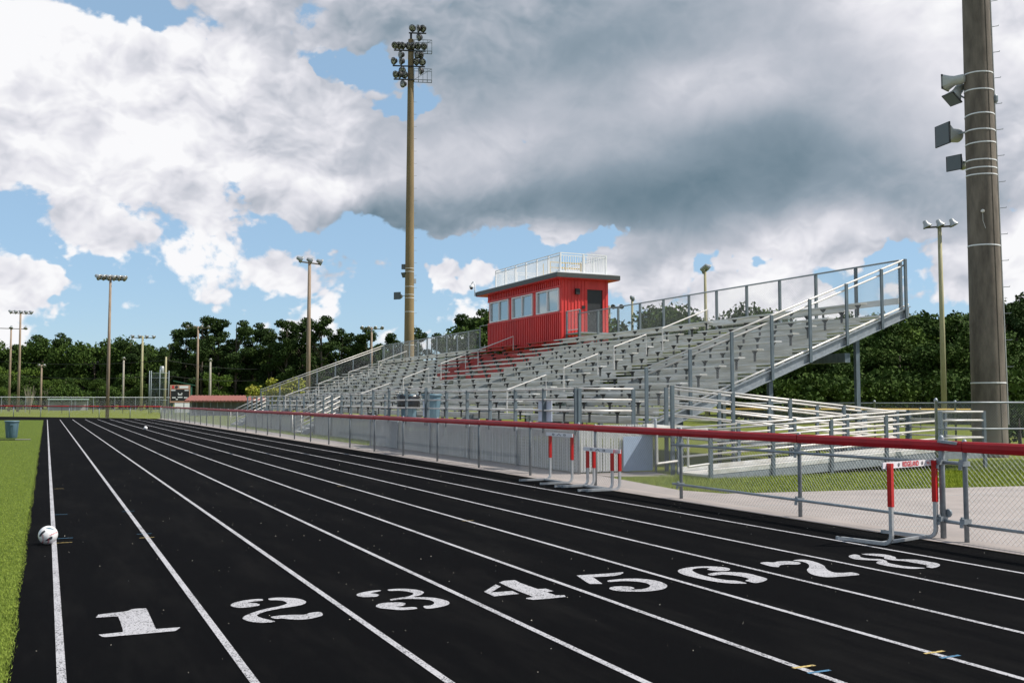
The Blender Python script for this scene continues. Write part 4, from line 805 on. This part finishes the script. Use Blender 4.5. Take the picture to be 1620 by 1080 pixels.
MB().add([(-.9,.2,4.35),(-.9,1.6,4.35),(1.9,1.6,3.75),(1.9,.2,3.75),(-.9,.2,4.43),(-.9,1.6,4.43),(1.9,1.6,3.83),(1.9,.2,3.83)],[(3,2,1,0),(4,5,6,7),(0,1,5,4),(1,2,6,5),(2,3,7,6),(3,0,4,7)]).build('roof', 'green', sb); MB().box(1.0,1.5,.3,1.4,0,3.7).build('backing_wall', 'green', sb)
dg_ = thing('dugout', 'low block dugout with a rusty red metal roof', 'dugout', (20.2, 124.5, 0), -.32)
MB().box(-4.4,4.4,1.6,1.8,0,1.75).box(-4.4,-4.2,-1.2,1.6,0,1.75).box(4.2,4.4,-1.2,1.6,0,1.75).build('wall', 'block', dg_)
mb = MB(); n = 24
for k in range(n):
    x0 = -5.0+10*k/n; x1 = x0+10/n; mb.add([(x0,-1.9,1.78),(x0+.06,-1.9,1.84),(x1,-1.9,1.78),(x1,2.2,2.42),(x0+.06,2.2,2.48),(x0,2.2,2.42)], [(0,1,4,5),(1,2,3,4)])
mb.box(-5.0,5.0,-1.92,-1.88,1.66,1.78); mb.build('roof', 'roofred', dg_)
for k in range(12): MB().box(-4.4+.8*k-.03,-4.4+.8*k+.03,-1.3,-1.24,0,1.7).build('post', 'galv', dg_)
ob('chain_link', wire_mesh('chain_link', 8.8, 1.5, .11), dg_, (-4.4,-1.27,.05)); MB().box(-4,4,1.2,1.5,.4,.46).build('bench', 'alu', dg_)
bt = thing('batting_net', 'grey pipe-framed batting net tower beside the scoreboard', 'net', (14.3, 147.8, 0), -.4)
for x in (-1.35, -1.1, .1, 1.35): MB().tube([(x,0,0),(x,0,6.0 if x != .1 else 6.2)], .045, 8).build('post', 'net', bt, True)
for z in (.3, 1.9, 3.4, 5.0, 5.7): MB().tube([(-1.35,0,z),(1.35,0,z)], .03, 8).build('bar', 'net', bt, True)
ob('netting', wire_mesh('netting', 2.7, 5.5, .16, .006), bt, (-1.35, .03, .2))
sh = thing('field_shelter', 'low shelter with a flat pale green roof at the wood edge', 'shelter', (4.0, 208, 0), 0)
MB().box(-3.8,3.4,-1.5,1.5,2.0,2.2).build('roof', 'palegreen', sh)
for x in (-3.6, -1.3, 1, 3.2): MB().box(x-.06,x+.06,-1.3,-1.18,0,2.0).build('post', 'galv', sh); MB().box(x-.06,x+.06,1.18,1.3,0,2.0).build('post', 'galv', sh)
MB().box(-3.6,3.2,1.31,1.36,0,1.6).build('back_wall', 'block', sh)
bf = thing('backfield_fence', 'dark posted chain-link fence in front of the wood', 'fence')
for k in range(13): MB().tube([(-14+4*k,150+.6*k,0),(-14+4*k,150+.6*k,1.9)], .04, 6).build('post', 'cable', bf)
me = wire_mesh('chain_link', 4.04, 1.8, .2, .004)
for k in range(12): ob('chain_link', me, bf, (-14+4*k,150+.6*k,.05), math.atan2(.6,4))
gp = thing('outfield_fence', 'grey chain-link outfield fence running to the shelter', 'fence')
for k in range(16): MB().tube([(-20+3.4*k,172+1.2*k,0),(-20+3.4*k,172+1.2*k,2.4)], .05, 6).build('post', 'galv', gp)
MB().tube([(-20,172,2.4),(-20+3.4*15,172+18,2.4)], .04, 6).build('top_rail', 'galv', gp); me = wire_mesh('chain_link', 3.6, 2.3, .2, .004)
for k in range(15): ob('chain_link', me, gp, (-20+3.4*k,172+1.2*k,.05), math.atan2(1.2,3.4))
# ------------------------------------------------------------------ trees
def leaf_mesh(name, lobes, nq, size, m, flat=1.0):
    tot = sum(l[3]**2 for l in lobes); P = []
    for (cx, cy, cz, r, sq) in lobes:
        k = max(20, int(nq*r**2/tot)); d = rng.standard_normal((k, 3)); d /= np.linalg.norm(d, axis=1)[:, None]
        rad = r*(1-.55*rng.random(k)**1.6)*(1+.18*np.sin(d[:, 0]*7+cx)*np.cos(d[:, 2]*6+cy)); p = d*rad[:, None]; p[:, 2] *= sq; P.append(p+np.array([cx, cy, cz]))
    P = np.concatenate(P); n = len(P); a = rng.standard_normal((n, 3)); a /= np.linalg.norm(a, axis=1)[:, None]; b = rng.standard_normal((n, 3)); b -= a*(a*b).sum(1)[:, None]; b /= np.linalg.norm(b, axis=1)[:, None]
    s = size*rng.uniform(.5, 1.25, n)[:, None]; c = np.cross(a, b)
    v = np.stack([P+a*s, P+b*s*.6+c*s*.15, P-a*s, P-b*s*.6+c*s*.15], 1).reshape(-1)
    me = bpy.data.meshes.new(name); me.vertices.add(n*4); me.vertices.foreach_set('co', v); me.loops.add(n*4); me.loops.foreach_set('vertex_index', np.arange(n*4, dtype=np.int32)); me.polygons.add(n); me.polygons.foreach_set('loop_start', np.arange(0, n*4, 4, dtype=np.int32)); me.update(); me.validate(); me.materials.append(M[m]); return me
def trunk_mesh(h, r, branches):
    mb = MB(); mb.tube([(0,0,-.2),(.1*r,0,h*.4),(.3*r,.2*r,h*.8),(0,0,h)], [r, r*.8, r*.5, r*.2], 9)
    for (x, y, z, rr) in branches: mb.tube([(0,0,z*.72),(x*.5,y*.5,z*.86),(x,y,z)], [r*.35, r*.25, r*.08], 6)
    return mb.mesh('trunk', 'bark', True)
PRO = {}
def proto(kind, k):
    if kind == 'pine':                            # tall bare trunk, irregular tufts high up
        h = 20; lob = []
        for j in range(26): z = 6.5+13*(j/25)+random.uniform(-.7,.7); sp = 3.9*(1-((z-11)/12)**2*.7); a = random.random()*6.28; q = random.uniform(.3,1)*sp; lob.append((q*math.cos(a), q*math.sin(a), z, random.uniform(.9,2.0), .6))
        return leaf_mesh('crown', lob, 9000, .27, 'leaf_pine'), trunk_mesh(h, .32, [(l[0], l[1], l[2], 0) for l in lob[::2]])
    if kind == 'oak':
        h = 12; lob = []
        for j in range(17): a = random.random()*6.28; q = random.uniform(.2,1)*4.4; z = random.uniform(2.2, 11); sp = math.sin(max(.2, min(1, z/12))*math.pi*.8); lob.append((q*sp*math.cos(a), q*sp*math.sin(a), z, random.uniform(1.4,2.5), .75))
        return leaf_mesh('crown', lob, 9000, .26, 'leaf_oak'), trunk_mesh(h*.85, .35, [(l[0], l[1], l[2], 0) for l in lob[::2]])
    if kind == 'light':
        lob = [(random.uniform(-3,3), random.uniform(-3,3), random.uniform(2,9.5), random.uniform(1.3,2.2), .8) for j in range(13)]
        return leaf_mesh('crown', lob, 6500, .27, 'leaf_light'), trunk_mesh(8, .25, [(l[0], l[1], l[2], 0) for l in lob[::2]])
    if kind == 'bush':
        lob = [(random.uniform(-1.6,1.6), random.uniform(-1.6,1.6), random.uniform(.7,2.6), random.uniform(.7,1.2), .85) for j in range(8)]
        return leaf_mesh('crown', lob, 3200, .16, 'leaf_oak'), trunk_mesh(1.8, .12, [])
for kd, n in (('pine', 4), ('oak', 4), ('light', 2), ('bush', 2)): PRO[kd] = [proto(kd, k) for k in range(n)]
def tree(kind, x, y, s, label, group, nm, zs=1.0):
    r = thing(nm, label, 'tree' if kind != 'bush' else 'bush', (x, y, 0), random.random()*6.28, group); c, t_ = random.choice(PRO[kind]); r.scale = (s, s, s*zs)
    ob('crown', c, r); ob('trunk', t_, r); return r
def along(u, D): d = ray(u, 634.4); d = d/(d@Fv); return float(d[0]*D), float(d[1]*D)
G1, G2, G3 = 'pines in the wood behind the ball field', 'broadleaf trees in the wood behind the ball field', 'broadleaf trees behind the grandstand'
for u, ty, D in ((266,540,205),(292,512,212),(318,500,208),(345,506,214),(372,508,210),(398,512,216),(425,520,212),(452,506,208),(478,503,214),(508,500,208),(540,518,214),(563,530,218),(585,520,214),(620,528,222),(650,520,225),(682,528,220),(705,534,226)):
    x, y = along(u, D); h = (634-ty)*D/FPX+1.7; tree('pine', x, y, h/20.5, 'tall dark pine with a bare lower trunk in the wood beyond the dugout', G1, 'pine_tree')
for u, ty, D in ((205,538,225),(222,545,228),(60,530,235),(85,528,240),(28,545,232)): 
    x, y = along(u, D); h = (634-ty)*D/FPX+1.7; tree('pine', x, y, h/20.5, 'pine standing above the broadleaf wood beyond the far fence', G1, 'pine_tree')
for k in range(44):
    u = -60+k*16+random.uniform(-6,6); D = random.uniform(226,240) if k < 18 else random.uniform(222,236); x, y = along(u, D); h = random.uniform(10.5,15)+(1.5 if k < 18 else 0); tree('oak', x, y, h/12.6, 'dark broadleaf tree in the wood beyond the far field', G2, 'broadleaf_tree', 1.05)
for k in range(24):
    u = -50+k*30+random.uniform(-8,8); x, y = along(u, random.uniform(214,224)); tree('oak', x, y, random.uniform(.5,.72), 'low dark tree at the front edge of the far wood', G2, 'broadleaf_tree')
for u, D, s in ((5,222,.9),(40,224,.85),(68,216,.6),(345,204,.7),(470,206,.6),(8,210,.45)):
    x, y = along(u, D); tree('light', x, y, s, 'brighter green leafy tree at the edge of the far wood', G2, 'leafy_tree')
for k in range(30):                              # behind the grandstand and to its right
    u = 690+k*33+random.uniform(-8,8); D = random.uniform(128,150)-k*.95; x, y = along(u, D); ty = (545 if u < 740 else 505 if u < 800 else 482)+random.uniform(-22,18) if u < 1400 else 470+random.uniform(-20,20); h = (634-ty)*D/FPX+1.7; tree('light' if k % 5 == 3 else 'oak', x, y, h/12.9, 'brighter green tree among the dark wood behind the grandstand' if k % 5 == 3 else 'dark leafy tree rising behind the grandstand back fence', G3, 'broadleaf_tree')
for k in range(13):
    u = 1290+k*33+random.uniform(-8,8); D = random.uniform(84,94); x, y = along(u, D); tree('oak', x, y, random.uniform(.55,.72), 'lower dark tree filling the wood edge right of the bleachers', G3, 'broadleaf_tree')
for k in range(16):
    u = 1180+k*31+random.uniform(-8,8); D = random.uniform(76,84); x, y = along(u, D); tree('bush', x, y, random.uniform(1.1,1.5), 'dense bush along the foot of the wood right of the bleachers', 'bushes along the wood edge', 'bush')
for k in range(22):
    u = -40+k*34+random.uniform(-8,8); x, y = along(u, random.uniform(206,214)); tree('bush', x, y, random.uniform(1.3,2.0), 'bush along the foot of the far wood', 'bushes along the far wood', 'bush')
for u, ty, D in ((735,498,150),(762,492,148),(1590,470,92),(1612,462,94),(1640,470,96)): x, y = along(u, D); h = (634-ty)*D/FPX+1.7; tree('pine', x, y, h/20.5, 'pine rising above the trees beside the press box' if u < 800 else 'pine rising behind the thick concrete mast', G1 if u < 800 else 'pines behind the thick concrete mast', 'pine_tree')
x, y = along(1612, 36); tree('bush', x, y, .62, 'small dark bush behind the tall fence by the mast', None, 'bush')
lob = [(random.uniform(-2.3,2.3), random.uniform(-1.5,1.5), 1.6+random.uniform(0,2.2), random.uniform(.55,.95), .7) for j in range(16)]
cmx = thing('crape_myrtle', 'yellow-green flowering shrub beyond the end of the bleachers', 'shrub', (*along(440, 100), 0)); ob('crown', leaf_mesh('crown', lob, 4200, .15, 'leaf_yellow'), cmx); ob('trunk', trunk_mesh(2.6, .12, [(l[0], l[1], l[2], 0) for l in lob[::2]]), cmx)
for u, D in ((46, 200), (77, 204)):
    x, y = along(u, D); r = MB(); 
    for k in range(26): a = random.random()*6.28; q = random.uniform(.2,1.5); r.tube([(q*.2*math.cos(a), q*.2*math.sin(a), 0), (q*.6*math.cos(a), q*.6*math.sin(a), 2.2), (q*math.cos(a), q*math.sin(a), random.uniform(3,5))], [.06,.04,.015], 5)
    o = r.build('dead_shrub', 'twig'); o.location = (x, y, 0); tag(o, 'bare dead shrub against the dark wood', 'shrub', 'dead shrubs before the wood')
